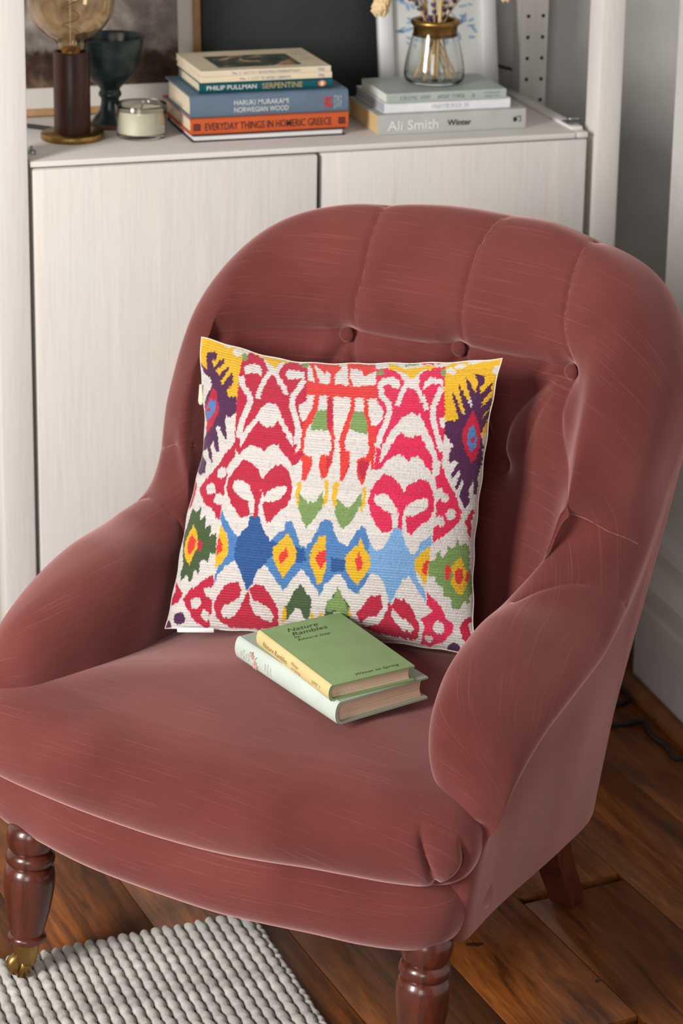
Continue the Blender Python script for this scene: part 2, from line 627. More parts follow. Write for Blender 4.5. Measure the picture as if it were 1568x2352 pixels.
# ------------------------------------------------------------------ armchair (local frame: x to the chair's right in the picture, y backwards, z up)
CH_O = (0.214, -0.645, 0.0)
CH_RZ = math.radians(-48.4)
chair = tag(empty('armchair', CH_O, CH_RZ), 'low rose-pink velvet tub armchair with buttoned back and turned front legs', 'armchair')

# control columns of the upholstered shell from the middle of the back round to the tip of the arm
# rows: inner base, inner low, inner mid, inner up, inner roll, crest, outer roll, under roll, outer mid, outer bottom
def col_rows(txt):
    return np.array([[float(v) for v in q.split()] for q in txt.split('|')])


TUB_R = np.stack([col_rows(c) for c in (
    '0 .17 .33|0 .195 .44|0 .213 .56|0 .213 .67|0 .222 .775|0 .285 .852|0 .35 .81|0 .352 .70|0 .32 .45|0 .28 .185',
    '.11 .16 .33|.12 .185 .44|.13 .203 .56|.135 .205 .67|.14 .215 .772|.145 .28 .85|.15 .345 .81|.15 .347 .70|.135 .31 .45|.12 .275 .185',
    '.17 .135 .33|.185 .155 .43|.205 .17 .55|.218 .172 .66|.23 .185 .75|.25 .25 .815|.268 .32 .79|.262 .325 .69|.235 .29 .43|.195 .25 .218',
    '.20 .10 .33|.215 .115 .42|.232 .12 .52|.247 .12 .61|.268 .13 .69|.318 .19 .725|.335 .26 .70|.32 .27 .61|.285 .245 .40|.246 .22 .212',
    '.21 .065 .33|.22 .08 .41|.233 .085 .48|.246 .09 .545|.268 .105 .60|.318 .15 .61|.328 .21 .585|.315 .225 .515|.295 .2 .37|.272 .18 .190',
    '.213 .03 .33|.214 .04 .405|.222 .06 .467|.235 .085 .517|.258 .11 .545|.298 .13 .532|.32 .165 .497|.315 .175 .44|.3 .165 .34|.284 .14 .185',
    '.212 0 .33|.207 0 .40|.209 .012 .45|.222 .025 .488|.252 .04 .503|.298 .055 .488|.33 .07 .45|.328 .08 .41|.31 .08 .32|.286 .07 .185',
    '.213 -.05 .33|.205 -.048 .395|.207 -.042 .447|.221 -.033 .481|.252 -.025 .492|.3 -.017 .472|.333 -.008 .433|.331 0 .39|.31 .005 .305|.285 .01 .185',
    '.222 -.1 .325|.214 -.11 .385|.217 -.115 .433|.231 -.113 .462|.26 -.107 .468|.303 -.097 .445|.33 -.083 .408|.328 -.073 .37|.308 -.065 .29|.283 -.055 .185',
    '.245 -.135 .315|.237 -.158 .362|.24 -.168 .40|.252 -.17 .424|.275 -.164 .427|.307 -.152 .407|.325 -.136 .372|.322 -.123 .337|.302 -.115 .27|.283 -.105 .185',
    '.28 -.145 .30|.28 -.162 .318|.284 -.168 .332|.29 -.169 .34|.298 -.166 .34|.306 -.158 .332|.311 -.152 .32|.303 -.157 .303|.294 -.164 .26|.284 -.166 .185',
    '.275 -.15 .30|.272 -.152 .31|.274 -.155 .318|.278 -.157 .322|.282 -.157 .322|.288 -.156 .318|.294 -.158 .31|.284 -.170 .30|.272 -.180 .26|.266 -.180 .19')])
for k_, (du7, du8) in {5: (.010, .004), 6: (.020, .008), 7: (.022, .010), 8: (.022, .010), 9: (.018, .008)}.items():
    TUB_R[k_, 7, 0] -= du7; TUB_R[k_, 8, 0] -= du8
TUB_L = TUB_R.copy()
TUB_L[1, 5:7] = col_rows('.145 .265 .838|.15 .33 .80')
TUB_L[2, 5:7] = col_rows('.24 .235 .795|.262 .30 .77')
TUB_L[3, 4:7] = col_rows('.26 .13 .675|.302 .185 .705|.325 .25 .685')
TUB_L[4, 4:8] = col_rows('.265 .095 .585|.312 .14 .60|.33 .20 .57|.318 .215 .50')
TUB_L[5, 2:8] = col_rows('.22 .05 .455|.235 .065 .495|.262 .085 .515|.303 .10 .503|.333 .13 .468|.325 .14 .42')
TUB_L[6, :8] = col_rows('.212 -.03 .33|.208 -.02 .395|.213 -.005 .44|.234 .005 .468|.268 .02 .482|.312 .035 .474|.345 .05 .44|.34 .06 .40')
TUB_L[7] = col_rows('.214 -.085 .33|.207 -.085 .39|.211 -.08 .437|.228 -.072 .465|.262 -.065 .475|.312 -.055 .466|.347 -.045 .43|.343 -.037 .39|.318 -.035 .305|.296 -.03 .185')
TUB_L[8] = col_rows('.228 -.14 .325|.222 -.155 .385|.228 -.162 .425|.245 -.16 .448|.275 -.152 .455|.315 -.14 .44|.343 -.125 .405|.34 -.115 .37|.322 -.11 .29|.305 -.10 .185')
TUB_L[9] = col_rows('.258 -.185 .315|.252 -.208 .36|.257 -.217 .395|.27 -.218 .415|.292 -.212 .417|.32 -.198 .398|.338 -.18 .365|.335 -.168 .335|.328 -.16 .27|.322 -.15 .185')
TUB_L[10] = col_rows('.30 -.20 .30|.30 -.216 .318|.304 -.222 .332|.31 -.222 .34|.318 -.219 .34|.327 -.211 .332|.333 -.203 .32|.334 -.196 .307|.335 -.19 .26|.333 -.18 .185')
TUB_L[11] = col_rows('.295 -.20 .30|.292 -.20 .31|.294 -.204 .318|.298 -.206 .322|.302 -.206 .322|.308 -.205 .318|.314 -.206 .31|.31 -.215 .30|.30 -.222 .26|.295 -.215 .19')
NT_, NS_ = 881, 271


def tub_surface():
    R = TUB_R
    L = TUB_L[::-1].copy(); L[..., 0] *= -1
    L[-1] = R[0]
    full = np.concatenate([L[:-1], R])          # 21 columns, left tip -> right tip
    a = catmull(full, NT_)                       # along t
    b = catmull(a.transpose(1, 0, 2), NS_).transpose(1, 0, 2)
    return b                                     # (NT, NS, 3)


def surf_normals(P):
    du = np.gradient(P, axis=0); dv = np.gradient(P, axis=1)
    n = np.cross(du, dv)
    n /= np.linalg.norm(n, axis=2, keepdims=True) + 1e-12
    return n


def polydist(P, line):
    """distance of points P (...,3) to a polyline in 3-D, and the nearest parameter"""
    line = np.asarray(line, float)
    best = np.full(P.shape[:-1], 1e9); par = np.zeros(P.shape[:-1])
    for k in range(len(line) - 1):
        a, b = line[k], line[k + 1]
        ab = b - a
        t = np.clip(((P - a) @ ab) / (ab @ ab + 1e-12), 0, 1)
        d = np.linalg.norm(P - (a + t[..., None] * ab), axis=-1)
        m = d < best
        best[m] = d[m]; par[m] = (k + t[m]) / (len(line) - 1)
    return best, par
# (polyline in chair space, (depth, width) of the stitched line, (depth, width) of the soft hollow around it)
CREASES = [
    ([(-0.096, 0.211, 0.692), (-0.09, 0.213, 0.736), (-0.084, 0.22, 0.775), (-0.086, 0.239, 0.812), (-0.086, 0.257, 0.835), (-0.088, 0.286, 0.848)], (.0050, .0030), (.0045, .035)),
    ([(0.053, 0.213, 0.698), (0.054, 0.216, 0.756), (0.055, 0.228, 0.79), (0.058, 0.254, 0.828), (0.071, 0.289, 0.852)], (.0050, .0030), (.0045, .035)),
    ([(0.203, 0.185, 0.712), (0.195, 0.196, 0.754), (0.189, 0.213, 0.782), (0.186, 0.246, 0.824), (0.191, 0.293, 0.841)], (.0050, .0030), (.0045, .035)),
    ([(-0.252, 0.165, 0.68), (-0.196, 0.192, 0.684), (-0.153, 0.205, 0.686), (-0.104, 0.211, 0.692)], (.014, .0075), (.015, .038)),
    ([(-0.104, 0.211, 0.692), (-0.062, 0.213, 0.69), (-0.012, 0.213, 0.691), (0.045, 0.213, 0.698)], (.014, .0075), (.015, .038)),
    ([(0.045, 0.213, 0.698), (0.094, 0.21, 0.697), (0.141, 0.202, 0.701), (0.195, 0.184, 0.71)], (.014, .0075), (.015, .038)),
    ([(0.195, 0.184, 0.708), (0.154, 0.198, 0.674), (0.121, 0.204, 0.632), (0.109, 0.207, 0.6), (0.108, 0.205, 0.566)], (.016, .007), (.014, .034)),
    ([(0.194, 0.186, 0.701), (0.17, 0.193, 0.663), (0.154, 0.197, 0.621), (0.149, 0.198, 0.599)], (.006, .0035), (.0, .03)),
    ([(0.198, 0.184, 0.705), (0.198, 0.181, 0.67), (0.201, 0.175, 0.637), (0.222, 0.148, 0.597), (0.249, 0.097, 0.576)], (.008, .0045), (.006, .03)),
    ([(-0.1, 0.211, 0.687), (-0.113, 0.209, 0.66), (-0.118, 0.208, 0.633)], (.008, .0045), (.0, .03)),
    ([(-0.104, 0.211, 0.687), (-0.097, 0.211, 0.665), (-0.072, 0.211, 0.6), (-0.032, 0.212, 0.56)], (.012, .007), (.012, .032)),
    ([(0.045, 0.213, 0.698), (0.018, 0.213, 0.63), (-0.032, 0.212, 0.56)], (.012, .007), (.012, .032)),
    ([(0.045, 0.213, 0.698), (0.078, 0.21, 0.63), (0.108, 0.205, 0.566)], (.012, .007), (.012, .032)),
    ([(-0.104, 0.211, 0.687), (-0.142, 0.205, 0.62), (-0.172, 0.195, 0.56)], (.012, .007), (.012, .032)),
    ([(0.237, 0.019, 0.496), (0.258, 0.049, 0.506), (0.289, 0.084, 0.507), (0.325, 0.13, 0.47)], (.0035, .003), (.0, .03)),
    ([(0.257, 0.099, 0.573), (0.282, 0.125, 0.56), (0.322, 0.165, 0.53)], (.0025, .003), (.0, .03)),
    ([(-0.325, 0.08, 0.47), (-0.298, 0.071, 0.488), (-0.245, 0.046, 0.487), (-0.225, 0.046, 0.472), (-0.21, 0.03, 0.43)], (.0035, .003), (.0, .03)),
    ([(-0.315, 0.125, 0.53), (-0.304, 0.116, 0.537), (-0.274, 0.098, 0.553), (-0.24, 0.101, 0.557)], (.0025, .003), (.0, .03)),
]
BUTTONS = [(-.108, .210, .688), (.041, .213, .694), (.195, .189, .705), (.106, .207, .562), (-.035, .212, .556), (-.25, .158, .676), (-.17, .19, .556)]


def build_tub():
    P = tub_surface()
    N = surf_normals(P)
    # make sure normals point outwards/up: at the crest they must point up
    if N[NT_ // 2, int(NS_ * 5 / 9), 2] < 0: N = -N
    disp = np.zeros(P.shape[:2])
    hollow = np.zeros(P.shape[:2])
    for line, (d1, w1), (d2, w2) in CREASES:
        ln_ = np.array(line); lo_, hi_ = ln_.min(0) - .16, ln_.max(0) + .16
        box_m = np.all((P > lo_) & (P < hi_), axis=-1)
        d = np.full(P.shape[:2], 9.0); d[box_m] = polydist(P[box_m], catmull(line, 24))[0]
        disp = np.maximum(disp, d1 * np.exp(-(d / w1)))
        if d2: hollow = np.maximum(hollow, d2 * np.exp(-(d / w2) ** 1.2))
    for c in BUTTONS:
        d = np.linalg.norm(P - np.array(c), axis=-1)
        hollow = np.maximum(hollow, 0.030 * np.exp(-(d / 0.028) ** 1.1))
    disp = disp + hollow
    P0 = P
    P = P - N * disp[..., None]
    # uv: metric along t at mid row, along s at the column
    seg_s = np.linalg.norm(np.diff(P0, axis=1), axis=2)
    sv = np.concatenate([np.zeros((NT_, 1)), np.cumsum(seg_s, 1)], 1)
    r = int(NS_ * 3 / 9)
    seg_t = np.linalg.norm(np.diff(P0[:, r], axis=0), axis=1)
    tv = np.concatenate([[0], np.cumsum(seg_t)])
    UV = np.stack([np.broadcast_to(tv[:, None], sv.shape), sv], -1)
    return P, UV


TP, TUV = build_tub()

cols = lambda k: int(round(k / 22 * (NT_ - 1)))     # control column -> grid index
rows = lambda k: int(round(k / 9 * (NS_ - 1)))
SEAM_L, SEAM_R = 6.0, 16.0
r6 = rows(7.0)
iL, iR = cols(SEAM_L - 0.45), cols(SEAM_R + 0.45)


def patch(name, i0, i1, j0, j1, parent=chair):
    return link(name, grid_mesh(name, TP[i0:i1 + 1, j0:j1 + 1], uv=TUV[i0:i1 + 1, j0:j1 + 1], flip=False), M['velvet'], parent)


backrest = patch('backrest', iL, iR, 0, r6)
arm_a = patch('arm', 0, iL, 0, r6)
arm_b = patch('arm', iR, NT_ - 1, 0, r6)
outer = patch('outer_panel', 0, NT_ - 1, r6, NS_ - 1)

# ---- worn stitched seams running over the top roll and round the arm joints
t = NT('worn_seam_velvet')
t.set(BaseColor=t.ramp(t.noise(t.coord('Object'), 160, 3), [(0.35, srgb(112, 56, 52)), (0.65, srgb(150, 88, 80))]), Roughness=0.9, Sheen=0.5)
M['seam'] = t.m
TSm = tub_surface(); TSn = surf_normals(TSm)
if TSn[NT_ // 2, int(NS_ * 5 / 9), 2] < 0: TSn = -TSn
for q in (0, 1, 2, 15, 17):
    ln_ = catmull(CREASES[q][0], 40)
    pts = []
    for c in ln_:
        d = np.linalg.norm(TSm - c, axis=-1)
        d[:, rows(6.4):] = 9
        i, j = np.unravel_index(d.argmin(), d.shape)
        pts.append(TP[i, j] - TSn[i, j] * 0.0002)
    pts = np.array(pts)
    pts[1:-1] = (pts[:-2] + pts[1:-1] * 2 + pts[2:]) / 4
    link('seam', tube_mesh('seam', pts, 0.0007, 6), M['seam'], chair)

# ---- covered buttons sitting in the hollows
btn = smooth_prof([(.0003, .0062), (.0045, .0055), (.0080, .0035), (.0095, .0008), (.0085, -.0015), (.0003, -.002)], 4)
btn_me = lathe_mesh('button', btn[::-1], 24)
btn_me.materials.append(M['velvet'])
TN = surf_normals(tub_surface())
if TN[NT_ // 2, int(NS_ * 5 / 9), 2] < 0: TN = -TN
TB = tub_surface()
for kb_, c in enumerate(BUTTONS):
    d = np.linalg.norm(TB - np.array(c), axis=-1)
    i, j = np.unravel_index(d.argmin(), d.shape)
    nb = Vector(TN[i, j]); pos = Vector(TB[i, j]) - nb * (0.024 if kb_ < 3 else 0.031)
    o = link('button', btn_me, None, chair)
    ex = nb.cross(Vector((0, 0, 1))).normalized()
    place(o, pos, ex, nb.cross(ex))

# ---- seat: a sprung pad whose front lip overhangs the rail
SEAT_OUT = [(-.316, -.15), (-.330, -.205), (-.310, -.245), (-.261, -.264), (-.159, -.277), (-.066, -.281), (-.01, -.279), (.042, -.273), (.09, -.262), (.135, -.249),
            (.184, -.238), (.229, -.227), (.268, -.21), (.287, -.186), (.284, -.15), (.255, -.07), (.235, .06), (.22, .15), (.18, .205), (.06, .226), (-.06, .226), (-.18, .205), (-.22, .15), (-.235, .06), (-.265, -.06)]


def offset2(C, d):
    t = np.roll(C, -1, 0) - np.roll(C, 1, 0)
    t /= np.linalg.norm(t, axis=1, keepdims=True)
    nrm = np.stack([t[:, 1], -t[:, 0]], 1)     # outward for counter-clockwise outline
    return C + nrm * d


NSEAT = 720
SO = catmull(SEAT_OUT, NSEAT, closed=True)
SEAT_ROWS = [(-.036, .251), (-.022, .254), (-.009, .260), (.003, .270), (.0105, .286), (.0125, .303), (.008, .322), (-.006, .340), (-.032, .353), (-.068, .361)]
dense = catmull(SEAT_ROWS, 46)


def seat_ring(d):
    if d >= -0.012: return offset2(SO, d)
    base = offset2(SO, -0.012)
    v = np.array([0.0, -0.03]) - base
    return base + v / np.linalg.norm(v, axis=1, keepdims=True) * (-d - 0.012) * np.clip(np.linalg.norm(v, axis=1, keepdims=True) / 0.26, 0, 1.3)


rings = [np.concatenate([seat_ring(d), np.full((NSEAT, 1), h)], 1) for d, h in dense]
last = rings[-1]
for k in range(1, 40):
    f = k / 40
    q = last.copy()
    q[:, :2] = last[:, :2] * (1 - f) + np.array([0, -0.02]) * f
    q[:, 2] = last[0, 2] + (0.375 - last[0, 2]) * math.sin(f * math.pi / 2)
    rings.append(q)
rings.append(np.repeat(np.array([[0, -0.02, 0.375]]), NSEAT, 0))
SP = np.stack(rings)                                # (rows, n, 3)
SEAT_CREASE = []
SEAT_CREASE.append(([(.269, -.201, .262), (.270, -.222, .289), (.265, -.226, .311), (.259, -.222, .326), (.254, -.215, .337)], .012, .0042))
SEAT_CREASE.append(([(.269, -.201, .262), (.286, -.197, .270), (.295, -.192, .283), (.299, -.191, .299), (.295, -.195, .314), (.290, -.199, .322)], .012, .0042))
SEAT_CREASE.append(([(-.318, -.244, .262), (-.296, -.262, .285), (-.278, -.262, .315), (-.262, -.245, .34)], .012, .0045))


def build_seat():
    P = SP.copy()
    N = np.cross(np.roll(P, -1, 1) - np.roll(P, 1, 1), np.gradient(P, axis=0))
    N /= np.linalg.norm(N, axis=2, keepdims=True) + 1e-9
    disp = np.zeros(P.shape[:2])
    for line, dep, wid in SEAT_CREASE:
        d, par = polydist(P, catmull(line, 20))
        disp = np.maximum(disp, dep * np.exp(-d / wid) * np.clip((1 - par) * 2.5, 0, 1))
    # faint hollow where it is sat on, and soft waves of the stuffing
    x, y = P[..., 0], P[..., 1]
    wob = 0.003 * np.sin(9 * x + 1.0) * np.cos(8 * y) * np.clip((P[..., 2] - .33) / .03, 0, 1)
    P[..., 2] += wob
    P = P - N * disp[..., None]
    UV = np.stack([P[..., 0] * 1.0, P[..., 1] + 0.9 * P[..., 2]], -1)
    me = grid_mesh('seat', P, wrap_m=True, uv=UV)
    return link('seat', me, M['velvet'], chair)


seat = build_seat()

# ---- front rail under the lip
RAIL = [(-.333, -.12), (-.342, -.16), (-.327, -.207), (-.287, -.236), (-.207, -.257), (-.136, -.269), (-.05, -.273), (.031, -.272), (.086, -.264), (.141, -.253), (.199, -.243), (.247, -.226), (.272, -.202), (.281, -.17), (.284, -.115)]
RO = catmull(RAIL, 161)
t = np.gradient(RO, axis=0); t /= np.linalg.norm(t, axis=1, keepdims=True)
rn = np.stack([t[:, 1], -t[:, 0]], 1)
prof = catmull([(-.04, .275), (-.018, .264), (-.006, .252), (.003, .237), (.005, .219), (.002, .201), (-.006, .189), (-.018, .182), (-.034, .179), (-.05, .179)], 30)
RP = np.stack([np.concatenate([RO + rn * d, np.full((len(RO), 1), z)], 1) for d, z in prof])
rail = link('front_rail', grid_mesh('front_rail', RP, uv=np.stack([RP[..., 0], RP[..., 2]], -1)), M['velvet'], chair)
# underside cloth, added to block light coming up inside the chair
M['light_block_lining'] = plain('black_light_block_cloth', srgb(30, 26, 25), 0.95, 0.2, 80)
bo = [tuple(TP[k, -1]) for k in range(0, NT_, 8)]
bot = [(x * 0.985, y * 0.985, 0.188) for x, y, z in bo] + [(x * .90, y * .90, .184) for x, y in RO[::-8]]
link('light_block_lining', mesh('light_block_lining', bot, [tuple(range(len(bot)))], False), M['light_block_lining'], chair)

# ---- legs
def mat_mahogany():
    t = NT('polished_mahogany')
    v = t.coord('Object', (26, 26, 3.5))
    g = t.noise(v, 3, 5, 0.6, 0.8)
    t.set(BaseColor=t.ramp(g, [(0.3, srgb(62, 26, 17)), (0.5, srgb(82, 35, 22)), (0.72, srgb(98, 44, 28))]), Roughness=0.30, Spec=0.5, Coat=0.25)
    return t.m


M['mahogany'] = mat_mahogany()
LEG_PROF = [(.0005, .200), (.021, .197), (.0275, .190), (.0285, .181), (.0275, .172), (.0255, .166), (.0235, .163), (.0265, .161), (.0285, .156), (.0285, .151), (.0262, .147), (.0245, .1455), (.0275, .143), (.0295, .134), (.0300, .124), (.0285, .108), (.0255, .088), (.0215, .070), (.0195, .0625), (.0192, .0605), (.0215, .0590), (.0228, .0560), (.0222, .0525), (.0190, .0500), (.0005, .0500)]
leg_me = lathe_mesh('leg', LEG_PROF[::-1], 48)
leg_me.materials.append(M['mahogany'])
fer_me = lathe_mesh('castor_cup', [(.0005, .0225), (.0110, .0225), (.0125, .024), (.0135, .0305), (.0160, .046), (.0172, .0500), (.0172, .0525), (.0160, .0535), (.0005, .0535)], 36)
whl_me = lathe_mesh('wheel', [(.0005, -.0065), (.0095, -.0065), (.0128, -.0045), (.0135, 0), (.0128, .0045), (.0095, .0065), (.0005, .0065)], 28)
for (lx, ly, zf, an) in [(-.244, -.250, .0125, -2.2), (.250, -.204, 0.0, -1.7)]:
    lg = link('leg', leg_me, None, chair)
    lg.location = (lx, ly, zf * 0.3)
    lg.rotation_euler = (math.radians(-6), 0, 0)
    cu = link('castor_cup', fer_me, M['brass'], lg)
    cu.location = (0, 0, 0)
    ex = Vector((math.cos(an), math.sin(an), 0)); off = Vector((math.cos(an), math.sin(an), 0)) * 0.009
    wh = link('wheel', whl_me, M['brass'], lg)
    dxy = Vector((-math.sin(an), math.cos(an), 0))
    place(wh, off + Vector((0, 0, 0.0135 + zf * 0.7)), Vector((0, 0, 1)), ex)
    fk = bmesh.new()
    for s in (-1, 1):
        c = off * 0.6 + dxy * (s * 0.0095) + Vector((0, 0, 0.021))
        g = bmesh.ops.create_cube(fk, size=1)['verts']
        for v in g:
            lc = Vector(v.co)
            v.co = c + ex * (lc.x * 0.012) + dxy * (lc.y * 0.003) + Vector((0, 0, lc.z * 0.022)) + ex * (-0.5 + lc.z * -1) * 0.006
    g = bmesh.ops.create_uvsphere(fk, u_segments=16, v_segments=10, radius=0.0108)['verts']
    for v in g: v.co = v.co * 1.0 + Vector((0, 0, 0.0275))
    me = bpy.data.meshes.new('castor_fork'); fk.to_mesh(me); fk.free()
    me.polygons.foreach_set('use_smooth', [True] * len(me.polygons))
    link('castor_fork', me, M['brass'], lg)

# square raked back legs
for s in (-1, 1):
    cen = catmull([(s * .195, .185, .215), (s * .197, .205, .14), (s * .20, .23, .07), (s * .205, .262, 0.0)], 14)
    V = []
    for k, cpt in enumerate(cen):
        f = k / 13
        a = 0.0185 - 0.003 * f
        for dx, dy in ((-1, -1), (1, -1), (1, 1), (-1, 1)):
            V.append((cpt[0] + dx * a, cpt[1] + dy * a * 1.1, cpt[2]))
    F = grid_faces(14, 4, False, True)
    F.append((0, 1, 2, 3)); F.append((55, 54, 53, 52))
    me = mesh('leg', V, F, True)
    try: me.set_sharp_from_angle(angle=math.radians(40))
    except Exception: pass
    link('leg', me, M['mahogany'], chair)
# ------------------------------------------------------------------ cushion shape (chair frame)
CU = dict(BL=np.array((-.193, -.037, .379)), BR=np.array((.1465, .1, .379)), TL=np.array((-.2518, .125, .6879)), TR=np.array((.145, .15, .7251)))


def cushion_side(a, b, side=1.0):
    """a, b in 0..1 (left-right, bottom-top) -> points of the front (side=1) or back (side=-1) face"""
    a = np.asarray(a, float)[..., None]; b = np.asarray(b, float)[..., None]
    # seams pulled in between the corners
    x = 2 * a - 1; y = 2 * b - 1
    ka = a + (0.030 + 0.030 * np.exp(-((b - 0.68) / 0.2) ** 2) * (x < 0)) * (-x) * (1 - y ** 2) * np.abs(x)
    kb = b + 0.040 * (-y) * (1 - x ** 2) * np.abs(y) * np.where(y > 0, 1.25 + 0.55 * np.exp(-((a - 0.25) / 0.22) ** 2), 0.45)
    ka = ka + 0.0035 * np.sin(17 * b + 1) * np.sin(29 * b) * np.abs(x) ** 6; kb = kb + 0.0035 * np.sin(19 * a + 2) * np.sin(31 * a) * np.abs(y) ** 6
    P = (CU['BL'] * (1 - ka) + CU['BR'] * ka) * (1 - kb) + (CU['TL'] * (1 - ka) + CU['TR'] * ka) * kb
    ex = (CU['BR'] - CU['BL'] + CU['TR'] - CU['TL']); ey = (CU['TL'] - CU['BL'] + CU['TR'] - CU['BR'])
    n = np.cross(ex, ey); n /= np.linalg.norm(n)          # towards the viewer side
    f = np.clip(1 - np.abs(x) ** 2.2, 0, 1) ** 0.66 * np.clip(1 - np.abs(y) ** 2.0, 0, 1) ** 0.82
    th = 0.070 if side > 0 else 0.045
    wr = 0.0022 * np.sin(7 * x + 3 * y) * np.sin(9 * y - 2 * x) * f
    return P + n * side * (f * th + wr)


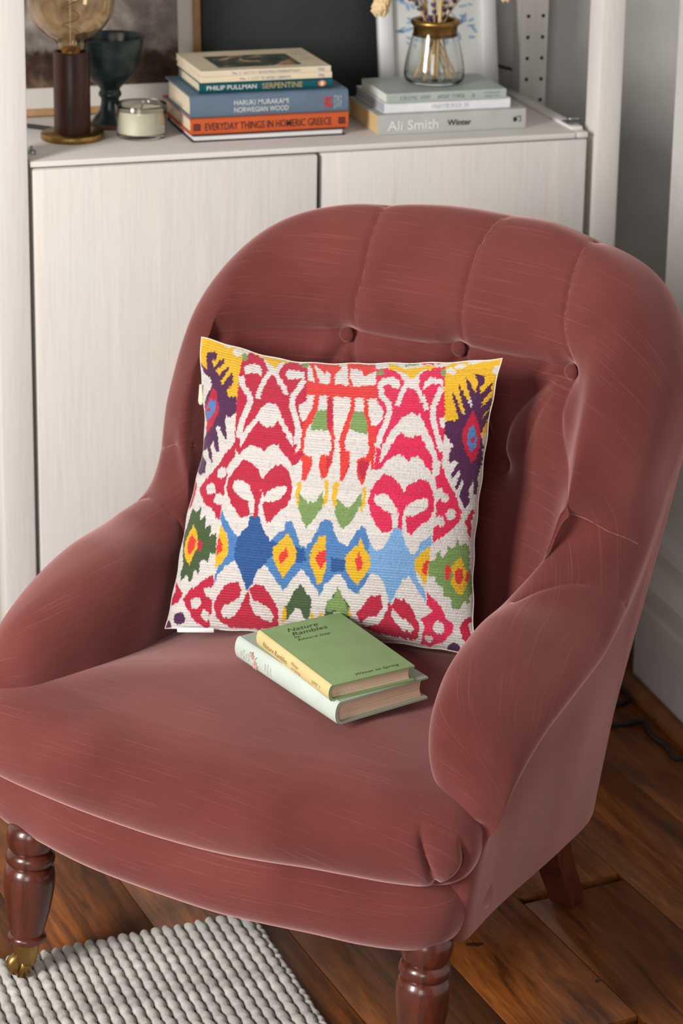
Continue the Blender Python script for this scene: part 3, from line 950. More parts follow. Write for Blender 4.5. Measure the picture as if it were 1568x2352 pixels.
PATTERN = """
Y 0,1000 0,1000 42,1000 112,1000 154,1000 157,981 166,912 173,804 120,793 94,809 65,839 35,883 0,901 0,962
W 121,1000 120,1000 116,996 108,992 98,992 90,995 85,1000 88,1000 92,1000 100,1000 108,1000 117,1000
W 155,988 155,980 150,973 142,969 133,968 125,972 121,979 121,986 126,993 133,997 142,997 150,994
W 17,1000 75,1000 83,1000 37,1000
P 28,953 66,961 68,936 49,925 60,907 94,951 101,935 69,894 80,881 119,923 120,905 93,864 101,849 138,906 145,869 123,829 131,814 168,817 175,764 151,739 134,744 126,723 142,686 143,660 119,673 106,701 83,704 99,662 119,612 105,612 75,645 64,629 97,572 75,581 45,618 0,605 55,571 65,537 43,526 0,538 0,567 4,588 6,644 37,685 50,730 9,759 31,799 55,832 48,861 11,883 0,914 19,899 35,892 27,925
C 60,836 81,817 97,764 82,731 47,679 24,672 24,708 5,739 17,764 47,797
B 54,790 80,787 76,756 50,724 25,716 13,740 35,769
C 50,754 49,750 44,746 38,745 33,745 28,747 27,751 30,755 34,758 40,760 46,760 49,757
C 189,663 199,607 168,561 182,534 177,500 180,463 173,434 174,386 158,389 142,416 107,427 68,457 47,475 75,512 110,548 130,573 148,609 175,635
W 174,546 174,536 168,529 158,525 147,527 137,533 131,543 131,553 137,561 147,564 159,563 169,556
W 137,488 136,478 129,470 118,466 106,468 95,474 89,483 89,493 97,501 109,505 121,503 132,497
W 181,458 179,447 172,440 162,436 151,438 141,444 136,454 137,464 144,471 155,475 167,473 176,467
C 6,507 27,497 27,449 21,415 5,405 6,467
D 81,419 88,378 111,396 115,348 141,371 139,331 165,340 169,267 146,270 137,239 122,242 106,237 101,192 83,212 76,173 66,162 50,185 26,164 18,188 29,226 18,273 1,318 20,349 30,383 35,413 57,399
Y 58,358 83,327 90,288 78,259 58,219 40,237 24,273 25,307 45,337
R 55,324 80,307 75,277 54,252 38,280 43,309
C 98,315 111,296 104,271 92,279 87,308
C 161,197 165,156 127,143 134,124 160,106 158,61 144,39 151,7 132,1 96,29 68,71 49,99 67,135 104,157 136,184
W 120,94 117,84 110,76 100,73 90,75 82,82 79,92 81,102 88,110 98,114 109,111 117,104
W 159,138 157,131 151,125 143,122 135,124 128,129 126,136 127,143 133,149 142,152 151,150 157,146
W 147,50 145,39 140,31 133,28 127,31 122,39 120,49 122,60 127,68 134,71 140,68 145,60
C 0,162 25,141 45,118 33,93 0,76 0,46 0,33 0,79 0,97 10,130
P 63,36 61,24 55,15 45,12 35,14 26,22 20,33 21,44 28,52 39,56 50,54 59,46
P 20,6 20,0 17,0 8,0 4,0 2,0 0,7 0,18 0,26 1,29 9,26 15,17
P 97,1 95,0 92,0 88,0 84,0 81,0 81,1 82,4 85,6 89,7 93,6 96,4
C 160,965 184,1000 228,990 259,945 279,927 302,913 298,955 308,996 339,1000 384,981 404,925 427,821 437,746 426,693 423,652 422,592 408,610 391,639 354,687 315,636 252,652 212,612 185,644 178,720 169,821 163,911
C 167,1000 217,1000 238,1000 198,1000 174,1000
Y 188,1000 239,999 271,993 342,1000 341,1000 293,987 280,956 262,964 227,994 196,995
G 288,1000 283,1000 275,1000 260,1000 248,1000 236,1000 238,1000 238,1000 250,1000 262,1000 275,1000 283,1000
G 177,977 178,969 175,962 171,959 165,959 160,963 156,969 156,977 158,983 162,987 168,987 173,983
G 386,990 388,983 386,978 381,976 375,977 368,983 364,990 362,997 362,1000 366,1000 373,1000 381,997
W 184,910 174,931 190,954 220,961 238,942 243,913 223,926 199,917
W 161,893 175,855 202,833 214,809 207,780 195,746 188,703 187,672 213,671 214,701 220,741 231,774 237,811 219,847 194,868 182,902
W 259,940 248,894 239,854 240,825 259,824 258,850 266,887 277,933
W 279,933 305,902 326,877 341,851 356,859 340,888 317,916 290,947
W 322,939 324,962 360,961 384,954 396,921 376,928 340,918
W 384,924 378,894 362,855 370,810 393,761 410,722 412,668 432,666 430,724 411,768 389,814 383,847 398,880 405,912
W 203,672 229,715 257,750 271,789 287,810 311,816 333,802 353,766 380,730 408,691 412,651 382,699 352,739 342,748 332,725 297,719 273,741 245,696 213,637
C 209,612 223,649 245,695 268,727 277,736 296,721 332,725 346,743 365,708 391,674 412,641 408,610 388,628 358,660 333,658 315,636 297,655 273,663 248,645 222,623
W 401,814 418,832 441,822 439,789 431,751 415,771
C 238,600 275,585 305,563 320,535 336,561 358,587 383,593 413,568 428,531 432,499 421,455 390,429 368,399 356,393 341,420 336,444 332,490 321,499 310,470 318,423 300,416 258,399 247,407 209,451 187,487 187,525 211,565
W 214,526 248,525 278,509 294,473 307,460 314,422 289,415 280,457 257,464 228,480 211,503
W 411,519 412,497 385,471 361,464 336,462 323,448 329,414 343,406 330,471 347,496 373,517
C 295,492 327,494 320,443 320,409 302,407 306,446
B 177,418 204,385 235,345 263,329 267,353 287,374 370,333 394,360 418,372 420,401 440,408 455,375 473,324 491,320 509,352 525,382 533,416 565,419 578,382 592,350 629,333 627,202 593,250 569,221 541,189 529,152 506,195 471,248 448,214 410,161 393,185 371,222 347,255 268,267 237,250 211,232 180,200 163,155 169,200 189,241 216,291 212,329 183,369 174,392
N 290,408 327,411 345,365 370,334 482,316 490,273 463,266 371,281 348,244 324,223 303,172 286,145 278,175 259,227 239,265 245,322 262,352 287,374
N 562,323 629,325 629,282 571,276
Y 178,369 198,351 215,315 216,272 195,240 169,219 168,268 173,306 175,344
R 174,326 191,308 193,283 174,263 169,287
Y 430,364 447,332 458,304 452,264 421,222 409,204 394,239 377,277 379,311 399,327 418,353
R 423,314 432,292 415,265 401,254 398,279 411,299
Y 530,364 559,362 574,320 567,275 550,244 533,198 521,190 511,235 498,274 505,313 522,339
R 531,312 556,314 558,284 543,262 534,250 516,280
C 164,91 186,139 217,171 254,180 268,150 278,136 291,143 297,157 313,176 347,173 371,129 387,89 379,30 350,16 279,6 216,11 176,36
W 189,64 200,90 230,104 256,124 268,155 280,165 276,125 253,78 231,50 202,44
W 293,155 301,123 322,112 353,97 368,67 360,40 333,49 303,71 292,106
R 405,920 447,911 493,910 549,903 562,854 506,859 460,862 418,859
R 379,1000 483,1000 495,978 485,961 494,915 486,918 470,968 452,980 453,951 425,977 402,993 422,957 449,914 433,912 401,974
R 443,863 460,865 468,808 460,758 448,726 448,679 450,639 485,627 489,598 472,547 458,546 454,605 443,619 421,591 420,638 437,648 435,699 432,751 449,801
C 418,627 439,643 455,635 440,602 421,591
R 488,866 505,867 514,816 529,753 544,702 549,653 552,608 539,564 522,552 510,600 511,636 536,637 539,672 529,711 514,752 498,804
C 499,826 512,827 529,753 521,752
C 570,655 603,643 609,604 592,555 581,559 582,607
R 576,788 564,756 565,704 566,664 582,607 581,559 594,556 605,628 601,657 585,656 578,705 585,742
G 468,803 497,800 516,762 516,725 460,726 460,753
Y 446,538 461,540 458,501 466,473 453,457 444,491
Y 534,556 547,551 550,486 539,465 533,476 540,509
G 455,510 473,484 488,472 514,478 532,517 536,484 530,447 506,412 490,386 476,409 457,460
Y 564,543 584,550 578,512 576,470 568,465 561,501
R 563,857 577,858 588,801 582,758 572,704 572,663 581,629 602,625 602,590 592,550 581,554 581,599 570,643 559,698 568,773 572,811
R 605,859 620,854 636,794 653,752 665,691 671,636 669,620 659,556 650,545 636,568 628,629 651,640 660,670 647,721 633,772 616,814
C 631,618 655,632 668,621 657,571 648,563
R 646,757 669,753 676,692 679,637 688,603 677,596
W 619,853 650,849 682,807 682,775 655,758
C 487,852 506,852 527,748 525,711 510,742
C 530,639 551,621 538,580
G 586,803 620,805 641,751 645,719 585,736 583,758
G 573,502 592,479 615,466 636,487 655,524 657,489 640,440 615,404 602,392 582,420 574,454
Y 569,550 583,551 577,516 577,472 566,460 562,505
Y 655,538 669,539 669,490 659,454 651,461 660,504
R 475,900 532,895 632,911 650,853 597,857 542,856 486,856
R 509,1000 605,996 615,968 597,957 587,944 566,968 548,973 528,978 541,931 564,901 548,900 529,948
R 438,1000 483,1000 500,973 487,954 498,904 483,904 473,954 454,967
K 613,977 656,975 700,953 721,919 723,886 740,904 761,897 768,919 759,952 782,977 832,986 866,846 880,766 885,677 888,637 860,665 864,601 850,639 812,662 784,639 750,662 723,635 705,608 688,597 668,753 684,776 682,807 649,849
Y 641,999 690,983 719,978 745,982 792,991 801,973 759,967 741,935 728,941 705,964 656,972
G 746,994 744,991 736,989 724,989 712,990 702,992 698,995 699,999 706,1000 718,1000 731,1000 741,997
G 642,959 643,953 640,949 634,948 628,949 623,954 619,960 619,966 622,970 627,971 633,970 639,965
G 840,961 841,953 840,947 836,945 831,947 826,953 822,961 821,969 822,975 826,978 831,976 836,969
K 747,1000 812,1000 812,995 760,991
W 649,877 634,916 649,937 675,944 703,930 711,901 691,900 669,916 658,904 667,872
W 641,898 654,861 681,835 691,809 688,769 679,727 674,680 692,675 697,721 706,763 710,808 696,846 669,871 660,900
W 721,924 713,878 710,834 726,828 729,871 738,914
W 754,903 783,861 805,818 818,825 796,869 765,912
W 718,919 734,936 765,930 764,897 732,902
W 785,902 782,930 802,942 835,937 846,903 830,919 804,918 796,896
W 833,909 827,877 820,832 831,782 856,722 876,674 892,680 872,728 848,786 838,828 845,867 852,899
W 856,795 875,802 883,755 867,764
W 698,623 695,673 714,731 731,763 744,790 767,808 796,801 820,763 844,719 869,671 867,616 841,674 812,728 803,725 769,718 748,739 735,711 715,659
K 703,612 715,660 735,707 747,734 765,714 791,716 809,733 830,698 859,646 865,601 844,619 822,652 804,660 784,638 769,658 750,661 726,645
K 717,587 748,580 769,556 786,533 800,559 827,581 860,569 877,531 883,493 871,449 842,423 817,391 804,401 797,453 790,491 777,486 772,461 772,413 746,396 729,389 709,412 687,454 676,487 682,525 697,565
W 697,518 729,521 754,503 770,466 773,413 759,406 754,459 729,466 705,483 695,503
W 862,517 866,496 848,471 819,454 801,453 798,409 787,418 787,463 803,489 823,509
K 770,490 796,492 788,448 789,405 774,404 777,452
B 551,419 570,406 592,329 615,326 644,379 660,410 675,401 691,359 705,335 706,256 692,244 677,213 643,167 621,192 600,236 581,234 553,201
L 691,354 719,326 736,342 752,378 763,409 787,411 797,372 814,334 832,325 848,366 881,398 881,358 857,342 841,311 833,276 842,233 863,200 862,164 840,198 816,252 789,228 769,181 751,147 742,183 731,228 706,255 687,245
N 569,293 615,288 610,248 568,243
Y 662,369 674,338 693,310 696,276 674,233 647,203 631,223 616,263 616,308 638,325 653,345
R 658,323 671,288 668,262 654,255 646,281
Y 870,359 877,349 875,280 866,230 859,229 850,248 830,276 831,307 849,327
R 862,310 874,311 869,259 852,268
K 885,640 903,600 924,559 939,536 959,484 958,445 936,415 904,384 884,367 884,422 901,432 888,450 887,503 899,522 885,541 873,589 885,599
W 923,525 922,517 918,511 911,509 905,510 899,516 897,523 898,531 902,537 908,539 915,538 921,532
W 905,540 905,534 901,529 896,526 890,528 886,532 884,539 884,546 888,551 893,553 899,552 903,547
W 945,469 943,459 939,451 932,448 924,450 918,457 916,467 917,477 922,485 929,488 937,486 942,479
W 917,446 916,437 911,430 903,427 896,429 890,435 887,444 889,452 894,459 901,462 908,460 914,454
C 981,482 992,488 989,443 993,382 982,412 973,447
Y 832,985 853,1000 900,1000 958,1000 996,1000 1000,1000 1000,962 1000,912 1000,842 1000,779 993,724 987,741 988,779 976,818 932,867 926,817 912,771 876,784
W 871,964 871,958 865,954 857,954 847,956 839,960 835,967 836,973 841,977 849,978 859,976 867,970
W 897,980 896,975 891,971 882,971 873,973 865,978 861,984 861,990 867,993 875,993 885,990 893,986
W 1000,962 1000,954 1000,944 1000,942 992,945 984,952 980,960 980,968 984,974 992,975 1000,971 1000,967
W 892,1000 958,1000 965,1000 925,988 899,988
P 929,951 965,945 968,921 959,907 961,882 993,918 991,886 972,857 974,837 999,872 999,837 986,808 984,794 1000,829 1000,799 992,770 985,741 997,698 998,645 992,597 996,537 988,538 982,587 974,562 981,513 971,493 957,518 950,536 957,575 951,589 941,548 934,559 946,603 941,618 925,590 919,602 935,641 926,650 910,642 903,663 914,703 895,721 880,741 876,781 906,786 917,797 907,811 884,857 878,889 902,847 921,811 932,806 908,862 890,915 911,887 939,836 948,831 929,882 904,944 927,917 946,882 950,907 948,922
C 951,826 970,798 985,741 988,683 975,645 957,672 936,719 933,753 944,788
B 960,777 968,759 978,726 976,697 968,686 953,710 949,739 953,764
C 971,726 971,720 970,716 967,715 964,716 961,720 960,725 960,730 961,734 964,736 967,735 970,731
G 958,394 963,368 984,375 990,356 992,287 1000,259 1000,215 991,191 987,165 975,180 967,155 943,147 935,187 918,189 915,224 893,232 897,252 874,255 874,305 892,310 904,352 913,321 925,332 929,363 942,352 952,363
Y 967,334 976,297 985,283 988,239 972,203 956,203 940,236 949,266 939,284 955,315
R 960,292 973,287 977,257 966,237 955,242 952,276
R 932,305 941,276 935,244 925,249 922,284
R 987,279 993,269 990,238 981,248
K 867,203 888,173 909,155 921,112 944,95 939,64 899,20 861,6 833,9 842,37 855,75 843,99 864,121 882,133 865,156
W 915,79 912,66 904,57 895,52 887,55 881,63 880,74 883,86 890,96 900,100 908,98 914,90
W 876,36 873,29 868,24 861,21 854,22 850,27 849,33 851,40 857,45 864,47 870,46 875,42
C 639,95 663,131 692,170 725,174 725,137 729,111 738,117 744,155 754,140 768,167 795,165 817,141 828,107 839,78 830,34 803,17 741,25 688,34 657,47
W 651,64 677,89 705,98 723,126 736,143 728,95 711,71 692,63 663,48
W 756,132 769,110 794,92 820,70 809,46 781,52 758,86 750,113
C 992,125 1000,114 987,94 993,66 1000,33 1000,11 983,30 967,53 961,92 976,114
P 959,14 956,4 947,0 938,0 929,0 917,0 917,5 921,16 929,25 940,30 950,29 957,23
D 468,195 482,164 498,140 496,100 480,55 469,71 459,101 445,99 423,71 405,47 412,102 436,145
Y 412,113 413,71 397,35 391,48 402,90
Y 494,90 505,79 494,40 488,51
D 586,191 603,156 622,122 617,69 601,88 585,102 567,95 544,61 531,65 547,120 572,158
Y 520,82 534,98 526,52 512,47
G 585,192 606,145 613,109 614,82 599,81 588,96 575,105 556,97 544,96 548,134 574,153
Y 618,127 626,89 614,87
"""

CUSH_COL = {'W': (202, 196, 191), 'C': (176, 14, 52), 'K': (203, 26, 74), 'R': (206, 46, 40), 'Y': (212, 166, 22), 'P': (72, 18, 66), 'G': (112, 140, 78),
            'D': (58, 80, 42), 'B': (66, 116, 172), 'N': (24, 76, 134), 'L': (112, 156, 200)}


def inside(poly, X, Y):
    x, y = poly[:, 0], poly[:, 1]
    n = len(x)
    r = np.zeros(X.shape, bool)
    j = n - 1
    for i in range(n):
        if y[i] != y[j]:
            c = ((y[i] > Y) != (y[j] > Y)) & (X < (x[j] - x[i]) * (Y - y[i]) / (y[j] - y[i]) + x[i])
            r ^= c
        j = i
    return r


def cushion():
    root = tag(empty('cushion', (0, 0, 0)), 'square ikat velvet cushion in white, crimson, yellow, green and blue leaning on the armchair', 'cushion')
    root.location = chair.location
    root.rotation_euler = chair.rotation_euler
    n = 520
    g = np.linspace(0, 1, n)
    # denser near the seams so the rounded edge stays smooth
    gg = 0.5 - 0.5 * np.cos(math.pi * g); gg = 0.45 * gg + 0.55 * g
    Am, Bm = np.meshgrid(gg, gg, indexing='ij')
    P = cushion_side(Am, Bm, 1.0)
    # dyed pattern: feathered edges of the warp and the rows of pile
    hrow = rng.normal(0, 1, 400); hcol = rng.normal(0, 1, 400); hc2 = rng.normal(0, 1, 900)
    U = Am * 1000; V = Bm * 1000
    jr = hrow[np.clip((Bm * 150).astype(int), 0, 399)]
    jc = hcol[np.clip((Am * 120).astype(int), 0, 399)] * 0.7 + hc2[np.clip((Am * 330).astype(int), 0, 899)] * 0.5
    Us = U + jr * 1.5 + rng.normal(0, 0.7, U.shape)
    Vs = V + jc * 2.6 + rng.normal(0, 0.7, U.shape)
    lin = {k: srgb(*v)[:3] for k, v in CUSH_COL.items()}
    C = np.empty(U.shape + (4,)); C[..., :3] = lin['W']; C[..., 3] = 1
    for row in PATTERN.strip().split('\n'):
        f = row.split()
        poly = np.array([[float(q) for q in p.split(',')] for p in f[1:]])
        lo = poly.min(0) - 25; hi = poly.max(0) + 25
        i0, i1 = np.searchsorted(gg * 1000, [lo[0], hi[0]]); j0, j1 = np.searchsorted(gg * 1000, [lo[1], hi[1]])
        if i1 <= i0 or j1 <= j0: continue
        m = inside(poly, Us[i0:i1, j0:j1], Vs[i0:i1, j0:j1])
        C[i0:i1, j0:j1][m, :3] = lin[f[0]]
    # yarn to yarn differences of the dye
    dye = rng.normal(1, 0.05, 260)[np.clip((Bm * 250).astype(int), 0, 259)] * rng.normal(1, 0.05, U.shape)
    C[..., :3] = np.clip(C[..., :3] * dye[..., None], 0, 1)
    # pile rows as slight relief
    nn = np.cross(CU['BR'] - CU['BL'], CU['TL'] - CU['BL']); nn /= np.linalg.norm(nn)
    rel = 0.0005 * np.sin(Bm * 2 * math.pi * 105 + rng.normal(0, .3, U.shape)) + rng.normal(0, 0.00018, U.shape)
    edge = np.clip(np.minimum(np.minimum(Am, 1 - Am), np.minimum(Bm, 1 - Bm)) * 60, 0, 1)
    P = P + nn * (rel * edge)[..., None]
    me = grid_mesh('front_cover', P, uv=np.stack([Am, Bm], -1))
    ca_ = me.color_attributes.new('dye', 'FLOAT_COLOR', 'POINT')
    ca_.data.foreach_set('color', C.reshape(-1, 4).astype(np.float32).ravel())
    t = NT('ikat_silk_velvet')
    at = t.n('ShaderNodeVertexColor', layer_name='dye')
    row_n = t.noise(t.coord('UV', (60.0, 330.0, 1.0)), 1.0, 2, 0.6)
    fine = t.noise(t.coord('UV', (420.0, 420.0, 1.0)), 1.0, 2, 0.6)
    dk = t.ramp(row_n, [(0.30, 0.55), (0.45, 0.0)])
    mul = t.mix(dk, at.outputs['Color'], (0.42, 0.38, 0.40, 1), 'MULTIPLY')
    t.set(BaseColor=mul, Roughness=0.6, Spec=0.35, Sheen=0.25)
    t.bump(t.mix(0.5, row_n, fine), 0.5, 0.0012)
    link('front_cover', me, t.m, root)
    # plain back
    k = 60
    g2 = np.linspace(0, 1, k); A2, B2 = np.meshgrid(g2, g2, indexing='ij')
    link('back_cover', grid_mesh('back_cover', cushion_side(A2, B2, -1.0), flip=True), plain('cream_cushion_back', srgb(222, 214, 204), 0.8, 0.05, 60), root)
    # seam cord all round
    e = np.linspace(0, 1, 60)
    loop = np.concatenate([cushion_side(e, 0 * e), cushion_side(0 * e + 1, e)[1:], cushion_side(1 - e, 0 * e + 1)[1:], cushion_side(0 * e, 1 - e)[1:-1]])
    link('seam', tube_mesh('seam', loop, 0.0008, 6, closed=True), plain('cream_seam_thread', srgb(220, 212, 200), 0.8, 0.12, 300), root)
    # folded white care label at the bottom seam
    a0 = cushion_side(np.array([0.045]), np.array([0.0]))[0]; a1 = cushion_side(np.array([0.165]), np.array([0.0]))[0]
    d = (a1 - a0); L = np.linalg.norm(d); d /= L
    lb = link('care_label', box_mesh('care_label', (0, -0.0008, -0.0025), (L, 0.0008, 0.0035), 0.0006, 1), plain('white_satin_label', srgb(240, 238, 240), 0.4, 0.02, 60), root)
    nx = np.array([nn[0], nn[1], 0]); nx /= np.linalg.norm(nx)
    q0 = a0 + nx * 0.008 + np.array([0, 0, 0.001])
    place(lb, q0, d, -Vector(nx))
    # zip pull hanging at the left seam
    zc = cushion_side(np.array([0.0]), np.array([0.83]))[0]
    zp = smooth_prof([(.0004, .012), (.0018, .011), (.0022, .006), (.003, -.004), (.0034, -.010), (.002, -.0135), (.0004, -.014)], 3)
    z = link('zip_pull', lathe_mesh('zip_pull', zp[::-1], 14), plain('cream_zip', srgb(226, 214, 188), 0.4, 0.05, 60), root)
    z.location = tuple(zc + nn * 0.010 + np.array([0.0, 0, -0.012])); z.scale = (1, .6, 1)
    return root


cush = cushion()

# ------------------------------------------------------------------ books
def cover_mat(name, col, rough=0.6, var=0.07):
    t = NT(name)
    n = t.noise(t.coord('Object'), 22, 4, 0.6)
    f = t.noise(t.coord('Object'), 420, 2, 0.5)
    dark = tuple(c * (1 - var) for c in col[:3]) + (1,); lite = tuple(min(1, c * (1 + var)) for c in col[:3]) + (1,)
    t.set(BaseColor=t.ramp(n, [(0.3, dark), (0.7, lite)]), Roughness=rough, Spec=0.3)
    t.bump(f, 0.15, 0.0005)
    return t.m


def page_mat(name, col):
    t = NT(name)
    n = t.noise(t.coord('Object', (2, 2, 260)), 3, 3, 0.6)
    t.set(BaseColor=t.ramp(n, [(0.3, tuple(c * 0.72 for c in col[:3]) + (1,)), (0.55, col), (0.8, tuple(min(1, c * 1.08) for c in col[:3]) + (1,))]), Roughness=0.85)
    t.bump(n, 0.3, 0.0005)
    return t.m


def book(name, label, L, Wd, T, cover, pages, spine=None, cov_t=0.0022, over=0.003, round_spine=0.3, group=None, wob=0.0):
    """closed book lying flat: spine along +x at y = 0, depth to +y, thickness to +z, origin at the spine's left end"""
    e = tag(empty(name), label, 'book', group)
    r = T * round_spine
    # cover: boards and spine as one C-shaped section along x
    k = 10
    sec_o, sec_i = [], []
    for q in range(k + 1):
        a = math.pi / 2 + math.pi * q / k
        sec_o.append((r * math.cos(a) * 1.0, T / 2 + (T / 2) * math.sin(a)))
        sec_i.append((cov_t + r * math.cos(a) * 0.9, T / 2 + (T / 2 - cov_t) * math.sin(a)))
    outer = [(Wd, T)] + [(y + r, z) for y, z in sec_o] + [(Wd, 0)]
    inner = [(Wd, cov_t)] + [(y + r, z) for y, z in sec_i][::-1] + [(Wd, T - cov_t)]
    poly = outer + inner
    n = len(poly)
    V = [(0, y, z) for y, z in poly] + [(L, y, z) for y, z in poly]
    F = [(i, (i + 1) % n, n + (i + 1) % n, n + i) for i in range(n)]
    m = len(outer)
    for off in (0, n):
        for i in range(m - 1):
            a, b = i, i + 1
            c, d = n - 1 - (i + 1), n - 1 - i
            f = (off + a, off + b, off + c, off + d)
            F.append(f if off == 0 else f[::-1])
    me = mesh('cover', V, F, True)
    try: me.set_sharp_from_angle(angle=math.radians(35))
    except Exception: pass
    bm = bmesh.new(); bm.from_mesh(me); bmesh.ops.recalc_face_normals(bm, faces=bm.faces[:]); bm.to_mesh(me); bm.free()
    cv = link('cover', me, cover, e)
    if spine is not None:
        sec = [(y + r, z) for y, z in sec_o]
        V = [(x, y - 0.0004, z) for x in (-0.0002, L + 0.0002) for y, z in sec]
        V = [(x, y, z + (0.0003 if z > T * 0.9 else (-0.0003 if z < T * .1 else 0))) for x, y, z in V]
        q = len(sec)
        link('spine', mesh('spine', V, [(i, i + 1, q + i + 1, q + i) for i in range(q - 1)]), spine, e)
    # page block, hollowed a little along the fore edge
    K = 9
    V, F = [], []
    x0, x1 = over, L - over
    sec = [(r * 0.6 + cov_t, cov_t * 0.9)] + [(Wd - over - 0.10 * T * math.sin(math.pi * q / (K - 1)), cov_t * 0.9 + (T - 1.8 * cov_t) * q / (K - 1)) for q in range(K)] + [(r * 0.6 + cov_t, T - cov_t * 0.9)]
    n = len(sec)
    V = [(x0, y, z) for y, z in sec] + [(x1, y, z) for y, z in sec]
    F = [(i, i + 1, n + i + 1, n + i) for i in range(n - 1)] + [tuple(range(n))[::-1], tuple(n + i for i in range(n))]
    link('pages', mesh('pages', V, F, False), pages, e)
    return e


def spine_text(bk, body, x, zc, size, mat, width=None, height=None, bold=0.0, shear=0.0, name='title', y=-0.0006, space=1.0):
    me = text_mesh(name, body, 1.0, shear, bold, space, width=width, height=height if height else size)
    o = link(name, me, mat, bk)
    place(o, (x, y, zc - (height if height else size) / 2), (1, 0, 0), (0, 0, 1))
    return o


def top_text(bk, body, pos, ang, T, width, height, mat, shear=0.25, bold=0.0, name='title'):
    me = text_mesh(name, body, 1.0, shear, bold, width=width, height=height)
    o = link(name, me, mat, bk)
    o.location = (pos[0], pos[1], T + 0.0003)
    o.rotation_euler = (0, 0, ang)
    return o


def chair_place(o, u, v, z, ang):
    m = Matrix.Translation(chair.location) @ Matrix.Rotation(CH_RZ, 4, 'Z')
    p = m @ Vector((u, v, z))
    o.location = p
    o.rotation_euler = (0, 0, CH_RZ + ang)


M['pages_old'] = page_mat('aged_page_edges', srgb(226, 198, 170))
M['ink_brown'] = plain('faded_brown_ink', srgb(120, 96, 62), 0.8, 0.1, 90)
M['ink_green'] = plain('dark_green_ink', srgb(44, 58, 34), 0.7, 0.1, 90)
M['ink_pink'] = plain('faded_rose_ink', srgb(196, 164, 148), 0.8, 0.1, 90)
M['ink_tan'] = plain('faded_tan_ink', srgb(170, 140, 92), 0.8, 0.1, 90)

T1 = 0.0265
b1 = book('book', 'thick pale sage hardback lying under the green book on the armchair seat', 0.204, 0.124, T1, cover_mat('pale_grey_green_cloth', srgb(158, 166, 148)), M['pages_old'],
          cover_mat('faded_mint_spine', srgb(192, 204, 194)), 0.0024, 0.005, 0.26, 'old books on the seat')
chair_place(b1, -.0765, -.0625, .3795, math.radians(-24.3))
M['ink_mint'] = plain('dull_gilt_on_mint', srgb(176, 178, 156), 0.6, 0.06, 90)
for k, (bd, wd) in enumerate([('~', .007), ('~~', .013), ('~~~', .010), ('~~~~', .010)]):
    o = link('spine_lettering', text_mesh('spine_lettering', bd, 1, 0, 0, width=wd, height=0.0026), M['ink_mint'], b1)
    place(o, (.016 + k * 0.0052, -0.0009, T1 / 2 + wd / 2), (0, 0, -1), (-1, 0, 0))
for k, wd in enumerate([.010, .013, .011]):
    o = link('spine_lettering', text_mesh('spine_lettering', '~' * (k + 2), 1, 0, 0, width=wd, height=0.0026), M['ink_mint'], b1)
    place(o, (.066 + k * 0.0055, -0.0009, T1 / 2 + wd / 2), (0, 0, -1), (-1, 0, 0))


def flower_stamp():
    bm = bmesh.new()
    def disc(cx, cz, r, pet=6):
        vs = []
        for k in range(24):
            a = 2 * math.pi * k / 24
            rr = r * (0.72 + 0.28 * math.cos(pet * a))
            vs.append(bm.verts.new((cx + rr * math.cos(a), 0, cz + rr * math.sin(a))))
        bm.faces.new(vs)
    def strip(pts, w):
        pts = [Vector((p[0], 0, p[1])) for p in pts]
        for a, b in zip(pts[:-1], pts[1:]):
            t = (b - a).normalized(); nrm = Vector((-t.z, 0, t.x)) * w
            bm.faces.new([bm.verts.new(q) for q in (a - nrm, b - nrm, b + nrm, a + nrm)])
    disc(.040, .018, .0055, 5); disc(.047, .0085, .0062, 6)
    strip([(.040, .018), (.044, .015), (.0475, .0165), (.051, .0195)], .0005)
    strip([(.047, .0085), (.0475, .0125), (.0475, .0165)], .0005)
    me = bpy.data.meshes.new('flower_stamp'); bm.to_mesh(me); bm.free()
    return me


o = link('flower_stamp', flower_stamp(), plain('rose_foil_stamp', srgb(198, 160, 142), 0.6, 0.06, 90), b1); o.location = (-.004, -0.0008, 0)

T2 = 0.0185
b2 = book('book', 'small green clothbound book with cream spine on top of the pale sage hardback', 0.164, 0.109, T2, cover_mat('sage_green_cloth', srgb(132, 156, 106)), M['pages_old'],
          cover_mat('cream_yellow_spine', srgb(212, 192, 138)), 0.0020, 0.004, 0.26, 'old books on the seat')
chair_place(b2, -.043, -.069, .3797 + T1, math.radians(-28.5))
# front board lettering; the top of the cover is the short edge at the spine's left end, text runs along +y
M['ink_green'] = plain('dark_green_ink', srgb(50, 66, 40), 0.7, 0.1, 90)
for body, x, y, wd, hg in [('Nature', .012, .030, .040, .0085), ('Rambles', .0235, .030, .046, .0085), ('by', .0340, .0285, .008, .0055), ('Edward Step', .0420, .0285, .042, .0058), ('Winter to Spring', .150, .040, .055, .0065)]:
    o = link('cover_lettering', text_mesh('cover_lettering', body, 1, 0.35, 0.0, width=wd, height=hg), M['ink_green'], b2)
    place(o, (x + hg, y, T2 + 0.00025), (0, 1, 0), (-1, 0, 0))
for body, x, wd, hg in [('Nature Rambles', .016, .056, .0065), ('Winter', .082, .016, .0045), ('to Spring', .082, .020, .0045), ('~~', .128, .018, .0042)]:
    o = link('spine_lettering', text_mesh('spine_lettering', body, 1, 0.3, 0.0, width=wd, height=hg), M['ink_tan'], b2)
    z = T2 / 2 - hg / 2 + (0.003 if body == 'Winter' else (-0.003 if body == 'to Spring' else 0))
    place(o, (x, -0.0010, z), (1, 0, 0), (0, 0, 1))
